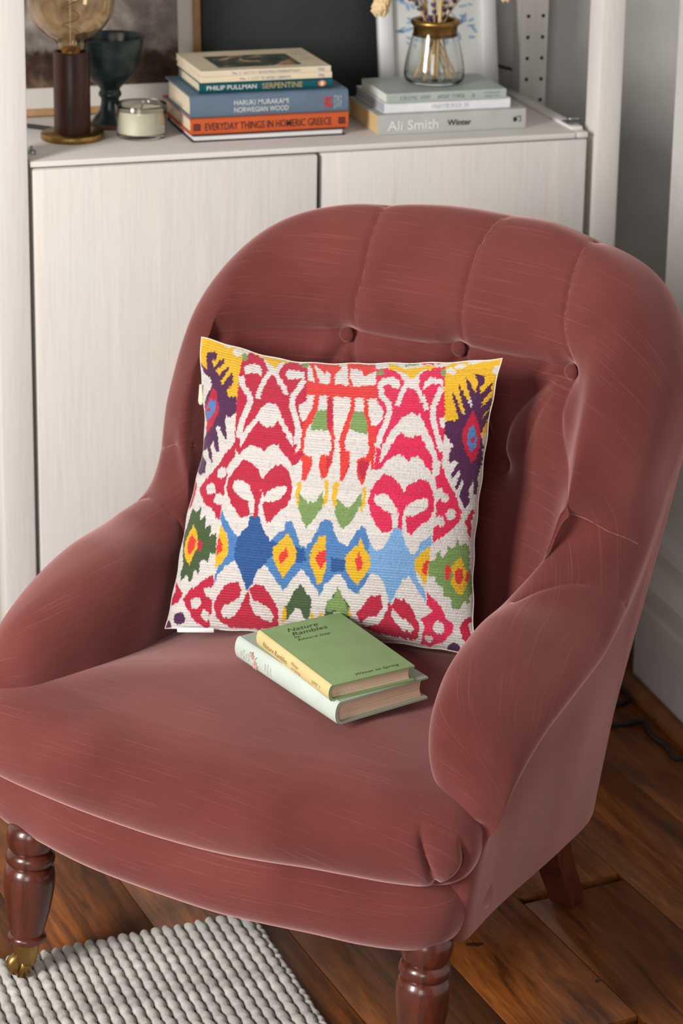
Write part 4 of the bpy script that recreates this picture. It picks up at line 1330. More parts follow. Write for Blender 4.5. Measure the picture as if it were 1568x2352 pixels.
# ------------------------------------------------------------------ things on the cabinet top
SH = 0.83
M['ink_white'] = plain('white_foil_lettering', srgb(214, 216, 214), 0.6, 0.04, 90)
M['ink_black'] = plain('black_ink', srgb(34, 32, 34), 0.7, 0.05, 90)
M['ink_gold'] = plain('dull_gold_lettering', srgb(176, 158, 104), 0.5, 0.1, 90)
M['ink_red'] = plain('red_foil', srgb(186, 58, 56), 0.6, 0.05, 90)
M['pg_cream'] = page_mat('cream_page_edges', srgb(222, 206, 178))
M['pg_tan'] = page_mat('tan_page_edges', srgb(212, 178, 128))
M['pg_white'] = page_mat('white_page_edges', srgb(226, 224, 220))

# --- left stack, bottom to top
z = SH + 0.0004
nav = book('book', 'thin navy hardback with white page edges facing out at the bottom of the left stack', 0.220, 0.150, 0.0098, cover_mat('navy_boards', srgb(24, 26, 48)), M['pg_white'], None, 0.0016, 0.003, 0.3, 'books in the left stack')
nav.location = (0.4565, 0.062 + 0.150, z); nav.rotation_euler = (0, 0, math.pi)
z += 0.0102
TO = 0.0232
ora = book('book', 'orange clothbound book lettered in black near the bottom of the left stack', 0.227, 0.172, TO, cover_mat('burnt_orange_cloth', srgb(196, 88, 46)), M['pg_cream'], None, 0.0022, 0.004, 0.2, 'books in the left stack')
ora.location = (0.233, 0.058, z)
spine_text(ora, 'EVERYDAY THINGS IN HOMERIC GREECE', 0.020, TO / 2, 0.0115, M['ink_black'], width=0.182, height=0.0105, bold=0.004)


def key_square(bk, x, zc, s, mat):
    bm = bmesh.new()
    def rect(x0, z0, x1, z1):
        bm.faces.new([bm.verts.new((a, 0, b)) for a, b in ((x0, z0), (x1, z0), (x1, z1), (x0, z1))])
    h = s / 2; t = s * 0.12
    rect(-h, -h, h, -h + t); rect(-h, h - t, h, h); rect(-h, -h, -h + t, h); rect(h - t, -h, h, h)
    rect(-t / 2, -h, t / 2, h); rect(-h, -t / 2, h, t / 2)
    for sx in (-1, 1):
        for sz in (-1, 1):
            rect(sx * h * .5 - t * .7, sz * h * .5 - t * .7, sx * h * .5 + t * .7, sz * h * .5 + t * .7)
    me = bpy.data.meshes.new('key_ornament'); bm.to_mesh(me); bm.free()
    o = link('key_ornament', me, mat, bk)
    o.location = (x, -0.0007, zc)


key_square(ora, 0.0085, TO / 2, 0.0095, M['ink_black']); key_square(ora, 0.2170, TO / 2, 0.0095, M['ink_black'])
z += TO + 0.0003
TB_ = 0.0320
blu = book('book', 'thick slate-blue hardback lettered in white in the middle of the left stack', 0.227, 0.150, TB_, cover_mat('slate_blue_jacket', srgb(98, 116, 134)), M['pg_cream'], None, 0.0024, 0.004, 0.2, 'books in the left stack')
blu.location = (0.232, 0.056, z)
spine_text(blu, 'HARUKI MURAKAMI', 0.0620, TB_ / 2 + 0.0045, 0.0070, M['ink_white'], width=0.078, height=0.0072, bold=0.006, name='author')
spine_text(blu, 'NORWEGIAN WOOD', 0.0620, TB_ / 2 - 0.0055, 0.0070, M['ink_white'], width=0.078, height=0.0072, bold=0.006)
for k, bd in enumerate(('~', '~~', '~~~')):
    o = link('imprint', text_mesh('imprint', bd, 1, 0, 0.004, width=0.019, height=0.0028), M['ink_white'], blu)
    place(o, (0.2085 + k * 0.0042, -0.0006, TB_ / 2 - 0.0095), (0, 0, 1), (-1, 0, 0))


def red_device():
    bm = bmesh.new()
    rr = random.Random(3)
    def blob(cx, cz, r, ph):
        vs = [bm.verts.new((cx + r * (1 + .28 * math.cos(5 * a + ph)) * math.cos(a), 0, cz + r * (1 + .28 * math.sin(4 * a + ph)) * math.sin(a))) for a in [2 * math.pi * k / 20 for k in range(20)]]
        bm.faces.new(vs)
    for (cx, cz, r) in [(-.003, .004, .0028), (.0028, .0045, .0026), (0, -.001, .0032), (-.0045, -.003, .0024), (.0038, -.0045, .0026), (0, -.0068, .0022)]:
        blob(cx, cz, r, rr.uniform(0, 6))
    me = bpy.data.meshes.new('red_device'); bm.to_mesh(me); bm.free()
    return me


o = link('red_device', red_device(), M['ink_red'], blu); o.location = (0.1970, -0.0006, TB_ / 2)
z += TB_ + 0.0003
TT = 0.0165
tea = book('book', 'slim teal hardback lettered in white and gold above the slate-blue one', 0.191, 0.122, TT, cover_mat('deep_teal_jacket', srgb(14, 84, 92), 0.4), M['pg_cream'], None, 0.0020, 0.003, 0.3, 'books in the left stack')
tea.location = (0.2475, 0.066, z)
spine_text(tea, 'PHILIP PULLMAN', 0.0100, TT / 2, 0.0062, M['ink_white'], width=0.071, height=0.0062, bold=0.010, name='author')
spine_text(tea, 'SERPENTINE', 0.0890, TT / 2, 0.0075, M['ink_gold'], width=0.058, height=0.0078, bold=0.010)
ov = [(0.0058 * math.cos(a), 0, 0.0042 * math.sin(a)) for a in [2 * math.pi * k / 24 for k in range(24)]]
o = link('oval_emblem', mesh('oval_emblem', ov, [tuple(range(24))], False), plain('orange_oval', srgb(222, 122, 60), 0.5, 0.03, 90), tea); o.location = (0.1755, -0.0007, TT / 2)
pg = link('oval_emblem_figure', mesh('oval_emblem_figure', [(0.0024 * math.cos(a), 0, 0.0031 * math.sin(a)) for a in [2 * math.pi * k / 16 for k in range(16)]], [tuple(range(16))], False), M['ink_white'], o); pg.location = (0, -0.0002, 0)
z += TT + 0.0003
cream = cover_mat('cream_card_cover', srgb(222, 208, 180), 0.65)
M['ink_greyblue'] = plain('pale_grey_blue_ink', srgb(150, 160, 168), 0.7, 0.05, 90)
bk1 = book('booklet', 'lower of the two thin cream booklets topping the left stack', 0.188, 0.140, 0.0082, cream, M['pg_cream'], None, 0.0008, 0.0006, 0.06, 'books in the left stack')
bk1.location = (0.2475, 0.060, z)
spine_text(bk1, 'No. 1', 0.0560, 0.0041, 0.0036, M['ink_greyblue'], width=0.012, height=0.0038)
spine_text(bk1, '~', 0.0720, 0.0041, 0.0036, M['ink_greyblue'], width=0.057, height=0.0036)
spine_text(bk1, '~~', 0.168, 0.0041, 0.0036, M['ink_greyblue'], width=0.010, height=0.0042, name='price')
z += 0.0084
bk2 = book('booklet', 'top cream booklet of the left stack with a dark botanical picture on its cover', 0.186, 0.142, 0.0082, cream, M['pg_cream'], None, 0.0008, 0.0006, 0.06, 'books in the left stack')
bk2.location = (0.2480, 0.058, z); bk2.rotation_euler = (0, 0, 0.012)
spine_text(bk2, 'No. 2', 0.0440, 0.0041, 0.0036, M['ink_greyblue'], width=0.012, height=0.0038)
spine_text(bk2, '~~', 0.0600, 0.0041, 0.0036, M['ink_greyblue'], width=0.082, height=0.0036)
spine_text(bk2, '~~', 0.167, 0.0041, 0.0036, M['ink_greyblue'], width=0.010, height=0.0044, name='price')


def mat_botanic():
    t = NT('botanical_cover_print')
    v = t.coord('Object')
    n = t.noise(v, 26, 4, 0.6, 1.2)
    c1 = t.ramp(n, [(0.32, srgb(40, 56, 48)), (0.52, srgb(74, 88, 70)), (0.60, srgb(196, 150, 120)), (0.72, srgb(206, 186, 152))])
    t.set(BaseColor=c1, Roughness=0.6)
    return t.m


o = box('cover_picture', (0.030, 0.020, 0.0082), (0.150, 0.105, 0.0085), mat_botanic(), bk2)
for k, (bd, wd) in enumerate([('~', .016), ('~~', .026), ('~~~', .026), ('~~~~', .018)]):
    o = link('cover_lettering', text_mesh('cover_lettering', bd, 1, 0, 0, width=wd, height=0.006), M['ink_greyblue'], bk2)
    place(o, (0.156, 0.112 - k * 0.020, 0.00845), (1, 0, 0), (0, 1, 0))

# --- right stack
z = SH + 0.0004
TW = 0.0285
win = book('book', 'thick pale grey paperback at the bottom of the right stack under the jar', 0.222, 0.138, TW, cover_mat('pale_grey_cover', srgb(176, 178, 174), 0.5), M['pg_tan'], None, 0.0012, 0.0006, 0.05, 'books in the right stack')
win.location = (0.499, 0.044, z)
spine_text(win, 'Ali Smith', 0.0140, TW / 2 - 0.001, 0.013, M['ink_white'], width=0.076, height=0.0145, bold=0.018, name='author')
spine_text(win, 'Winter', 0.1030, TW / 2 - 0.0005, 0.010, M['ink_black'], width=0.036, height=0.0088, bold=0.018)


def hound():
    bm = bmesh.new()
    def rect(x0, z0, x1, z1):
        bm.faces.new([bm.verts.new((a, 0, b)) for a, b in ((x0, z0), (x1, z0), (x1, z1), (x0, z1))])
    rect(.003, -.0042, .0056, -.0030); rect(.0046, -.0042, .0056, .0042); rect(-.001, .0030, .0056, .0042)
    vs = [bm.verts.new((-.0028 + .0032 * math.cos(a), 0, -.0004 + .0036 * math.sin(a) * (1 + .2 * math.cos(3 * a)))) for a in [2 * math.pi * k / 18 for k in range(18)]]
    bm.faces.new(vs)
    me = bpy.data.meshes.new('publisher_mark'); bm.to_mesh(me); bm.free()
    return me


o = link('publisher_mark', hound(), M['ink_black'], win); o.location = (0.2085, -0.0006, TW / 2)
z += TW + 0.0003
TWH = 0.0148
whb = book('book', 'white paperback in the middle of the right stack', 0.189, 0.132, TWH, cover_mat('bright_white_cover', srgb(226, 226, 230), 0.45), page_mat('grey_blue_page_edges', srgb(170, 174, 186)), None, 0.0010, 0.0006, 0.08, 'books in the right stack')
whb.location = (0.5115, 0.054, z)
spine_text(whb, '~~~', 0.070, TWH / 2, 0.004, plain('silver_grey_ink', srgb(206, 208, 216), 0.5, 0.02, 90), width=0.060, height=0.0055)
z += TWH + 0.0003
TG = 0.0138
grb = book('book', 'thin grey-green paperback on top of the right stack below the jar', 0.179, 0.118, TG, cover_mat('soft_grey_green_cover', srgb(168, 178, 172), 0.45), M['pg_white'], None, 0.0010, 0.0006, 0.06, 'books in the right stack')
grb.location = (0.5130, 0.049, z)
M['ink_sage'] = plain('dark_sage_ink', srgb(128, 140, 136), 0.6, 0.03, 90)
spine_text(grb, '~', 0.020, TG / 2, 0.005, M['ink_sage'], width=0.044, height=0.0052, name='author')
spine_text(grb, '~~', 0.076, TG / 2, 0.005, M['ink_sage'], width=0.040, height=0.0048)
spine_text(grb, '~~~~~~', 0.1275, TG / 2, 0.005, M['ink_sage'], width=0.005, height=0.0060, name='ornament')
spine_text(grb, '~~~~', 0.146, TG / 2 + 0.0024, 0.003, M['ink_sage'], width=0.024, height=0.0026)
spine_text(grb, '~~~~~', 0.146, TG / 2 - 0.0024, 0.003, M['ink_sage'], width=0.024, height=0.0026)
z_jar = z + TG + 0.0004


def mat_glass(name, col=(1, 1, 1, 1), rough=0.02):
    t = NT(name)
    n = t.noise(t.coord('Object'), 30, 2)
    t.set(BaseColor=col, Roughness=t.ramp(n, [(0.3, rough), (0.8, rough + 0.02)]), Trans=1.0, IOR=1.45)
    return t.m


M['glass'] = mat_glass('clear_glass', (0.97, 0.985, 0.98, 1))

# --- jar with brass collar
jar = tag(empty('glass_jar', (0.6070, 0.1180, z_jar)), 'clear glass jar with brass collar holding dried stems on the right stack', 'jar')
out = smooth_prof([(.036, .0), (.0410, .003), (.0435, .010), (.0430, .022), (.0400, .040), (.0352, .060), (.0315, .074), (.0300, .082), (.0305, .086)], 5)
inn = smooth_prof([(.0285, .086), (.0282, .082), (.0297, .074), (.0334, .060), (.0382, .040), (.0410, .022), (.0412, .012), (.0385, .006), (.030, .0045), (.0004, .0045)], 5)
link('glass_body', lathe_mesh('glass_body', [(.0004, 0)] + out + inn, 56, cap=False), M['glass'], jar)
col_p = [(.0307, .068), (.0312, .0675), (.0318, .070), (.0318, .0815), (.0335, .0830), (.0352, .0850), (.0356, .0880), (.0345, .0905), (.0318, .0915), (.0285, .0905), (.0275, .0870)]
link('collar', lathe_mesh('collar', col_p, 56, cap=False), M['brass'], jar)

# --- dried stems
def mat_straw():
    t = NT('dried_straw')
    n = t.noise(t.coord('Object', (40, 40, 6)), 4, 3)
    t.set(BaseColor=t.ramp(n, [(0.3, srgb(176, 138, 84)), (0.7, srgb(224, 196, 142))]), Roughness=0.7)
    return t.m


M['straw'] = mat_straw()
M['lavender'] = plain('dried_lavender_buds', srgb(74, 58, 92), 0.85, 0.3, 120)
M['pampas'] = plain('cream_seed_head', srgb(222, 196, 150), 0.9, 0.12, 120)
jc = np.array([0.6070, 0.1180, z_jar])
stem_rng = random.Random(11)


def stem_curve(a0, r0, a1, r1, top):
    b = np.array([r0 * math.cos(a0), r0 * math.sin(a0), 0.0062])
    an = math.atan2(math.sin(a1), math.cos(a1))
    nk = np.array([.021 * math.cos(an) * stem_rng.uniform(.35, 1), .021 * math.sin(an) * stem_rng.uniform(.35, 1), .088])
    e = np.array([r1 * math.cos(a1), r1 * math.sin(a1), top])
    return catmull([b, b * .5 + nk * .5, nk, nk * .45 + e * .55, e], 22)


def buds_mesh(pts, f0, rad, cnt, seed):
    rr = random.Random(seed)
    V, F = [], []
    k = len(pts)
    for q in range(cnt):
        f = f0 + (1 - f0) * q / cnt
        p = pts[min(k - 1, int(f * (k - 1)))]
        a = rr.uniform(0, 6.28)
        c = p + np.array([math.cos(a), math.sin(a), rr.uniform(-.3, .6)]) * rad * .7
        r = rad * rr.uniform(.6, 1)
        b = len(V)
        V += [c + np.array(v) * r for v in ((1, 0, 0), (-1, 0, 0), (0, 1, 0), (0, -1, 0), (0, 0, 1.7), (0, 0, -1.2))]
        F += [tuple(b + i for i in t) for t in ((0, 2, 4), (2, 1, 4), (1, 3, 4), (3, 0, 4), (2, 0, 5), (1, 2, 5), (3, 1, 5), (0, 3, 5))]
    return mesh('buds', V, F, False)


specs = [('straw', 3.9, .030, 0.6, .05, .20, .0026), ('straw', 4.3, .014, 1.4, .03, .22, .0030), ('straw', 5.0, .006, 2.2, .03, .21, .0028), ('straw', 5.6, .026, 2.6, .06, .20, .0022),
         ('straw', 4.7, .010, 4.7, .02, .22, .0030), ('straw', 3.3, .033, 0.2, .07, .19, .0018), ('straw', 5.9, .033, 3.0, .06, .19, .0016),
         ('lav', 0.4, .020, 0.3, .085, .19, .0011), ('lav', 1.2, .018, 0.9, .060, .22, .0011), ('lav', 2.6, .020, 2.9, .075, .20, .0011), ('lav', 3.6, .016, 3.4, .080, .16, .0011), ('lav', 5.4, .022, 5.2, .045, .20, .0011),
         ('lav', 4.4, .012, 4.2, .055, .19, .0011), ('lav', 0.0, .025, 0.15, .055, .21, .0011)]
ORD = ['leftmost', 'second from the left', 'third from the left', 'middle', 'third from the right', 'second from the right', 'rightmost']
vx = lambda a, r: r * math.cos(a) * rt.x + r * math.sin(a) * rt.y
lav_order = sorted(vx(q[3], q[4]) for q in specs if q[0] == 'lav'); straw_order = sorted(vx(q[1], q[2]) for q in specs if q[0] == 'straw')
for kind, a0, r0, a1, r1, top, rad in specs:
    pts = stem_curve(a0, r0, a1, r1, top)
    e = empty('dried_stem', tuple(jc))
    link('stem', tube_mesh('stem', pts, rad * np.linspace(.9, 1.0, len(pts)), 7), M['straw'], e)
    if kind == 'lav':
        link('buds', buds_mesh(pts, .50, .0030, 46, int(top * 1e4)), M['lavender'], e)
        tag(e, 'dried lavender stem with purple buds, %s of those in the jar' % ORD[lav_order.index(vx(a1, r1))], 'dried stem', 'dried stems in the jar')
    else:
        tag(e, 'bare straw-coloured stalk, %s by its foot inside the glass jar' % ORD[straw_order.index(vx(a0, r0))], 'dried stem', 'dried stems in the jar')
for (dx, dy, top, lab) in [(-.088, -.010, .106, 'dried stem with a fluffy cream seed head drooping left of the jar'), (.112, .012, .112, 'dried stem with a small cream seed head leaning right of the jar')]:
    sg = 1 if dx > 0 else -1
    pts = catmull([(-sg * .020, .004, .006), (-sg * .002, .002, .05), (sg * .014, 0, .088), (dx * .45, dy * .5, .128), (dx * .78, dy * .8, .138), (dx * .93, dy, top + .018), (dx, dy, top)], 40)
    e = tag(empty('dried_stem', tuple(jc)), lab, 'dried stem', 'dried stems in the jar')
    link('stem', tube_mesh('stem', pts, .0012, 7), M['straw'], e)
    link('seed_head', buds_mesh(pts, .80 if sg < 0 else .9, .0085 if sg < 0 else .005, 130, 5 + sg), M['pampas'], e)

# --- lamp
lamp = tag(empty('table_lamp', (0.0825, 0.1300, SH)), 'table lamp with dark wooden column, brass foot and amber globe bulb', 'lamp')
link('base', lathe_mesh('base', [(.0004, 0), (.0430, 0), (.0440, .001), (.0440, .0078), (.0430, .009), (.0004, .009)], 64), M['brass'], lamp)
t = NT('dark_walnut')
g = t.noise(t.coord('Object', (30, 30, 2.4)), 3, 5, 0.6, 0.6)
t.set(BaseColor=t.ramp(g, [(0.3, srgb(34, 18, 13)), (0.55, srgb(66, 34, 24)), (0.75, srgb(88, 48, 32))]), Roughness=0.38, Spec=0.4)
link('column', lathe_mesh('column', [(.0004, .009), (.0250, .009), (.0253, .011), (.0253, .1205), (.0245, .1220), (.0205, .1220), (.0200, .115), (.0004, .115)], 56), t.m, lamp)
M['amber'] = mat_glass('amber_glass', (0.97, 0.84, 0.64, 1), 0.01)
gp = smooth_prof([(.0180, .136), (.0195, .142), (.0205, .148), (.0245, .1525), (.036, .1600), (.049, .1730), (.0575, .190), (.0605, .209), (.0585, .229), (.050, .248), (.035, .261), (.017, .267), (.0005, .2685)], 5)
gi = [(max(r - .0012, .0004), zz) for r, zz in gp][::-1]
bulb = link('bulb', lathe_mesh('bulb', gp + gi, 56, cap=False), M['amber'], lamp)
bulb.location = (0, 0, -0.013)
link('bulb_cap', lathe_mesh('bulb_cap', [(.0004, .120), (.0135, .120), (.0140, .126), (.0135, .137), (.0110, .141), (.0004, .143)], 32), M['brass'], bulb)
fil = [(.012 * math.cos(q * .9) * (1 - .1 * (q % 2)), .012 * math.sin(q * .9), .160 + .0035 * q) for q in range(22)]
link('filament', tube_mesh('filament', catmull(fil, 120), .0006, 5), plain('tungsten_filament', srgb(150, 104, 54), 0.4, 0.1, 90), bulb)
link('filament_support', tube_mesh('filament_support', [(0, 0, .143), (0, 0, .2), (0, 0, .238)], .0016, 8), M['glass'], bulb)
# dark cord leaving the back of the lamp
cord = catmull([(.082, .150, SH + .006), (.055, .185, SH + .004), (.02, .215, SH + .004), (-.02, .232, SH + .004), (-.10, .245, SH + .004)], 40)
M['rubber'] = plain('black_cable_sheath', srgb(26, 27, 32), 0.6, 0.1, 90)
lc = link('cord', tube_mesh('cord', cord - np.array([0.0825, 0.13, SH]), .0032, 8), M['rubber'], lamp)

# --- goblet
gob = tag(empty('goblet', (0.1490, 0.1930, SH)), 'dark teal glazed stoneware goblet behind the lamp', 'goblet')
t = NT('teal_glaze')
n1 = t.noise(t.coord('Object', (1, 1, 3)), 14, 5, 0.6, 0.6)
t.set(BaseColor=t.ramp(n1, [(0.28, srgb(20, 26, 30)), (0.5, srgb(32, 50, 54)), (0.70, srgb(48, 72, 70)), (0.85, srgb(80, 96, 88))]), Roughness=0.32, Spec=0.5)
go = smooth_prof([(.0275, .007), (.0235, .013), (.0165, .022), (.0135, .032), (.0130, .041), (.0160, .045), (.0160, .049), (.0140, .053), (.0165, .058), (.0275, .068), (.0370, .082), (.0425, .098), (.0455, .112), (.0480, .125), (.0490, .1285)], 4)
gi = smooth_prof([(.0470, .1300), (.0448, .126), (.0420, .112), (.0390, .098), (.0335, .083), (.0240, .071), (.0120, .064), (.0004, .063)], 4)
link('bowl', lathe_mesh('bowl', go + gi, 56, cap=False), t.m, gob)
link('foot', lathe_mesh('foot', [(.0004, 0), (.0280, 0), (.0290, .0015), (.0290, .006), (.0275, .0073), (.0004, .0073)], 48), plain('unglazed_brown_clay', srgb(104, 78, 60), 0.85, 0.15, 70), gob)

# --- candle
can = tag(empty('candle', (0.1770, 0.1180, SH)), 'cream candle in a short clear glass tumbler on the cabinet', 'candle')
co = [(.0004, 0), (.0300, 0), (.0335, .0015), (.0345, .004), (.0362, .0455), (.0356, .0470), (.0345, .0465), (.0336, .0430), (.0322, .0075), (.0300, .0065), (.0004, .0065)]
link('tumbler', lathe_mesh('tumbler', co, 64, cap=False), M['glass'], can)
t = NT('cream_wax')
n1 = t.noise(t.coord('Object'), 30, 3)
t.set(BaseColor=t.ramp(n1, [(0.3, srgb(226, 214, 186)), (0.7, srgb(238, 228, 204))]), Roughness=0.5, Subsurface_Weight=0.15)
link('wax', lathe_mesh('wax', [(.0004, .0068), (.0300, .0068), (.0320, .0078), (.0333, .0385), (.0320, .0378), (.0100, .0368), (.0004, .0366)], 56), t.m, can)
link('wick', tube_mesh('wick', [(0, 0, .036), (.0005, 0, .041), (.002, 0, .045)], .0008, 6), M['rubber'], can)

# --- pictures leaning on the wall
def leaning(name, label, x0, x1, h, y_bot, y_top, cat='picture'):
    e = tag(empty(name, (x0, y_bot, SH + 0.0015)), label, cat)
    e.rotation_euler = (-math.atan2(y_top - y_bot, h), 0, 0)
    return e, x1 - x0


def frame_boxes(e, W_, H_, fw, dep, mat):
    for nm, lo_, hi_ in (('frame_rail', (0, 0, 0), (W_, dep, fw)), ('frame_rail', (0, 0, H_ - fw), (W_, dep, H_)), ('frame_rail', (0, 0, fw), (fw, dep, H_ - fw)), ('frame_rail', (W_ - fw, 0, fw), (W_, dep, H_ - fw))):
        box(nm, lo_, hi_, mat, e, 0.0012, 1)


def mat_photo():
    t = NT('old_stone_landscape_print')
    v = t.coord('Object')
    vo = t.n('ShaderNodeTexVoronoi', feature='F1'); vo.inputs['Scale'].default_value = 24; t.l(v, vo.inputs['Vector'])
    n = t.noise(v, 20, 6, 0.65, 0.35)
    sep = t.n('ShaderNodeSeparateXYZ'); t.l(v, sep.inputs[0])
    lowc = t.ramp(n, [(0.30, srgb(26, 20, 18)), (0.48, srgb(70, 52, 42)), (0.62, srgb(120, 96, 78)), (0.75, srgb(84, 62, 48))])
    hic = t.ramp(n, [(0.30, srgb(92, 84, 80)), (0.5, srgb(132, 122, 116)), (0.64, srgb(168, 158, 150)), (0.8, srgb(150, 146, 166))])
    mask = t.n('ShaderNodeMath', operation='ADD'); t.l(sep.outputs[2], mask.inputs[0])
    sc = t.n('ShaderNodeMath', operation='MULTIPLY_ADD'); t.l(n, sc.inputs[0]); sc.inputs[1].default_value = 0.05; sc.inputs[2].default_value = -0.025
    t.l(sc.outputs[0], mask.inputs[1])
    fac = t.ramp(mask.outputs[0], [(0.085, 0.0), (0.095, 1.0)])
    col = t.mix(fac, lowc, hic)
    col = t.mix(t.ramp(vo.outputs['Distance'], [(0.0, 0.35), (0.45, 0.0)]), col, srgb(60, 50, 46))
    t.set(BaseColor=col, Roughness=0.35, Spec=0.4)
    return t.m


M['oak'] = plain('pale_oak_frame', srgb(166, 128, 86), 0.5, 0.15, 60)
M['mount'] = plain('off_white_mount', srgb(206, 202, 194), 0.85, 0.02, 60)
art, W1 = leaning('picture_frame', 'oak framed print of stony ground with a white mount behind the lamp', -0.045, 0.3045, 0.46, 0.276, 0.318)
frame_boxes(art, W1, 0.46, 0.0105, 0.014, M['oak'])
box('mount', (0.0105, 0.006, 0.0105), (W1 - .0105, 0.0075, .4495), M['mount'], art)
box('print', (0.034, 0.0050, 0.040), (W1 - .0335, 0.0060, .425), mat_photo(), art)

t = NT('slate_blackboard')
n1 = t.noise(t.coord('Object'), 9, 5, 0.6)
t.set(BaseColor=t.ramp(n1, [(0.3, srgb(44, 50, 50)), (0.7, srgb(56, 62, 62))]), Roughness=0.7)
brd, W2 = leaning('blackboard', 'plain dark slate-green board leaning behind the two stacks', 0.3060, 0.602, 0.42, 0.297, 0.327, 'board')
box('panel', (0, 0, 0), (W2, 0.006, 0.42), t.m, brd, 0.001, 1)

flo, W3 = leaning('picture_frame', 'white framed print with small pale blue flowers behind the jar', 0.5715, 0.7570, 0.30, 0.243, 0.300)
M['white_frame'] = plain('white_painted_frame', srgb(222, 222, 224), 0.45, 0.02, 40)
frame_boxes(flo, W3, 0.30, 0.022, 0.016, M['white_frame'])
box('mount', (0.021, 0.008, 0.021), (W3 - .021, 0.0095, .279), plain('pale_grey_white_paper', srgb(210, 212, 208), 0.7, 0.02, 40), flo)


def sprig(seed, W_, H_):
    rr = random.Random(seed)
    bm = bmesh.new()
    def leaf(cx, cz, L, a, w):
        vs = []
        for k in range(12):
            q = 2 * math.pi * k / 12
            px_, pz_ = L * math.cos(q), w * math.sin(q)
            vs.append(bm.verts.new((cx + px_ * math.cos(a) - pz_ * math.sin(a), 0, cz + px_ * math.sin(a) + pz_ * math.cos(a))))
        bm.faces.new(vs)
    for k in range(16):
        a = rr.uniform(0, math.pi)
        leaf(W_ + rr.uniform(-.022, .022), H_ + rr.uniform(-.02, .02), rr.uniform(.004, .009), a, rr.uniform(.0012, .0028))
    me = bpy.data.meshes.new('flower_print'); bm.to_mesh(me); bm.free()
    return me


M['blue_print'] = plain('pale_blue_print_ink', srgb(140, 168, 200), 0.7, 0.1, 90)
for k, (sx, sz) in enumerate([(.050, .105), (.132, .110), (.056, .155), (.130, .160), (.092, .20)]):
    o = link('flower_print', sprig(k, sx, sz), M['blue_print'], flo); o.location = (0, 0.0076, 0)

# --- little metal fixings and the thin cable by the wall
M['steel'] = mat_metal('zinc_steel', srgb(170, 172, 174), 0.3)
fx = tag(empty('shelf_bracket', (0.793, 0.046, 0.834)), 'small bright metal shelf clip at the right end of the cabinet top', 'bracket')
link('plate', box_mesh('plate', (-.010, -.014, 0), (.006, .014, .002), .0006, 1), M['steel'], fx)
link('hook', tube_mesh('hook', catmull([(-.004, .006, .001), (-.003, 0, .006), (.006, -.002, .006), (.016, .002, .005)], 16), .0022, 8), M['steel'], fx)
bt = tag(empty('bolt', (0.010, 0.046, SH + .0002)), 'small dark metal bolt on the cabinet top beside the left post', 'bolt')
link('nut', lathe_mesh('nut', [(.0004, 0), (.0060, 0), (.0060, .004), (.0052, .0048), (.0004, .0048)], 6), M['steel'], bt)
link('shank', lathe_mesh('shank', [(.0004, .0048), (.0028, .0048), (.0028, .0095), (.0022, .0102), (.0004, .0102)], 16), M['steel'], bt)
tag(link('cable', tube_mesh('cable', catmull([(.72, .318, .905), (.765, .318, .876), (.80, .320, .862), (.86, .328, .85)], 20), .0022, 8), M['rubber']), 'thin black cable hanging against the wall behind the holed post', 'cable')
# ------------------------------------------------------------------ rug under the front left leg
def mat_wool():
    t = NT('undyed_grey_wool')
    v = t.coord('Object')
    oi = t.n('ShaderNodeObjectInfo')
    n = t.noise(v, 42, 5, 0.65)
    f = t.noise(t.coord('Object', (1, 1, 1)), 380, 3, 0.6)
    base = t.ramp(n, [(0.28, srgb(150, 146, 140)), (0.5, srgb(182, 178, 171)), (0.72, srgb(206, 203, 197))])
    hs = t.n('ShaderNodeHueSaturation')
    mr = t.n('ShaderNodeMapRange'); mr.inputs[3].default_value = 0.88; mr.inputs[4].default_value = 1.08
    t.l(oi.outputs['Random'], mr.inputs[0]); t.l(mr.outputs[0], hs.inputs['Value']); t.l(base, hs.inputs['Color'])
    t.set(BaseColor=hs.outputs[0], Roughness=0.95, Spec=0.05, Sheen=0.3)
    t.bump(f, 0.6, 0.0015)
    return t.m


M['wool'] = mat_wool()
rug = tag(empty('rug', (0.145, -0.560, 0), math.radians(4.2)), 'thick pale grey wool rug with braided ridges under the front left leg', 'rug')
ROW, LEN, NR = 0.0137, 1.30, 66
box('backing', (-ROW * NR, -LEN, 0.0), (0.004, 0.0, 0.005), plain('rug_backing', srgb(120, 112, 102), 0.95, 0.1, 60), rug)


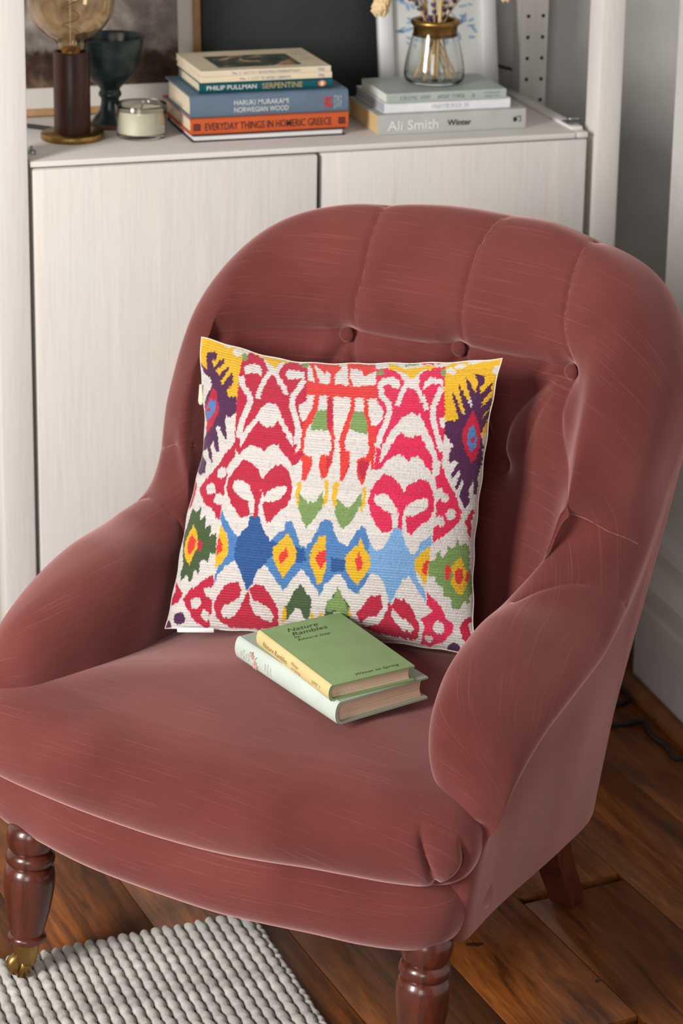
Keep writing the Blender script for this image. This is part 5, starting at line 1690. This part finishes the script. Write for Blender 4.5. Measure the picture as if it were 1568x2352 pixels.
def ridge(seed, rad=0.0068):
    rr = np.random.default_rng(seed)
    step = 0.0030
    K = int(LEN / step)
    s = np.arange(K) * step
    ph = rr.uniform(0, 6.28) + np.cumsum(rr.normal(0, .16, K))
    bump = 0.5 + 0.5 * np.cos(2 * math.pi * s / 0.0215 + ph)
    r = rad * (0.88 + 0.16 * bump ** 0.8) * (1 + rr.normal(0, .025, K))
    x = 0.0008 * np.sin(2 * math.pi * s / 0.0215 + ph + 1.2) + 0.0005 * rr.normal(0, 1, K).cumsum() * .05
    pts = np.stack([x, -s, 0.0062 + 0 * s], 1)
    r[:3] *= (0.55, .8, .95); r[-3:] *= (0.95, .8, 0.55)
    return tube_mesh('wool_ridge', pts, r, 9)


variants = [ridge(k) for k in range(5)]
for v_ in variants: v_.materials.append(M['wool'])
for k in range(NR):
    o = link('wool_ridge', variants[(k * 3 + k // 5) % 5], None, rug)
    o.location = (-ROW * (k + 0.5) + 0.004, random.uniform(-0.002, 0.002), random.uniform(-.0004, .0004))
edge = tube_mesh('edge_braid', np.stack([0.0012 * np.sin(np.arange(420) * 1.3), -np.arange(420) * LEN / 420, np.full(420, .005)], 1), 0.0045 * (1 + .18 * np.sin(np.arange(420) * 1.7)), 8)
edge.materials.append(M['wool'])
o = link('edge_braid', edge, None, rug); o.location = (0.0075, 0, 0)

# ------------------------------------------------------------------ cable on the floor by the skirting
pts = catmull([(.66, -.19, .0035), (.74, -.195, .0035), (.782, -.202, .0035), (.811, -.205, .0035), (.836, -.202, .0035), (.834, -.224, .0035), (.830, -.253, .0035), (.836, -.283, .0035), (.832, -.310, .0035), (.834, -.323, .0035), (.846, -.332, .0035), (.848, -.40, .0035), (.842, -.55, .0035)], 90)
tag(link('cable', tube_mesh('cable', pts, .0032, 8), M['rubber']), 'black power cable snaking over the floorboards beside the skirting', 'cable')
pts = catmull([(.70, -.13, .0035), (.76, -.148, .0035), (.809, -.146, .0035), (.833, -.141, .0035), (.850, -.124, .0035), (.846, -.09, .0035), (.80, -.06, .0035)], 50)
tag(link('cable', tube_mesh('cable', pts, .0030, 8), M['rubber']), 'black cable loop in the dark corner behind the armchair', 'cable')
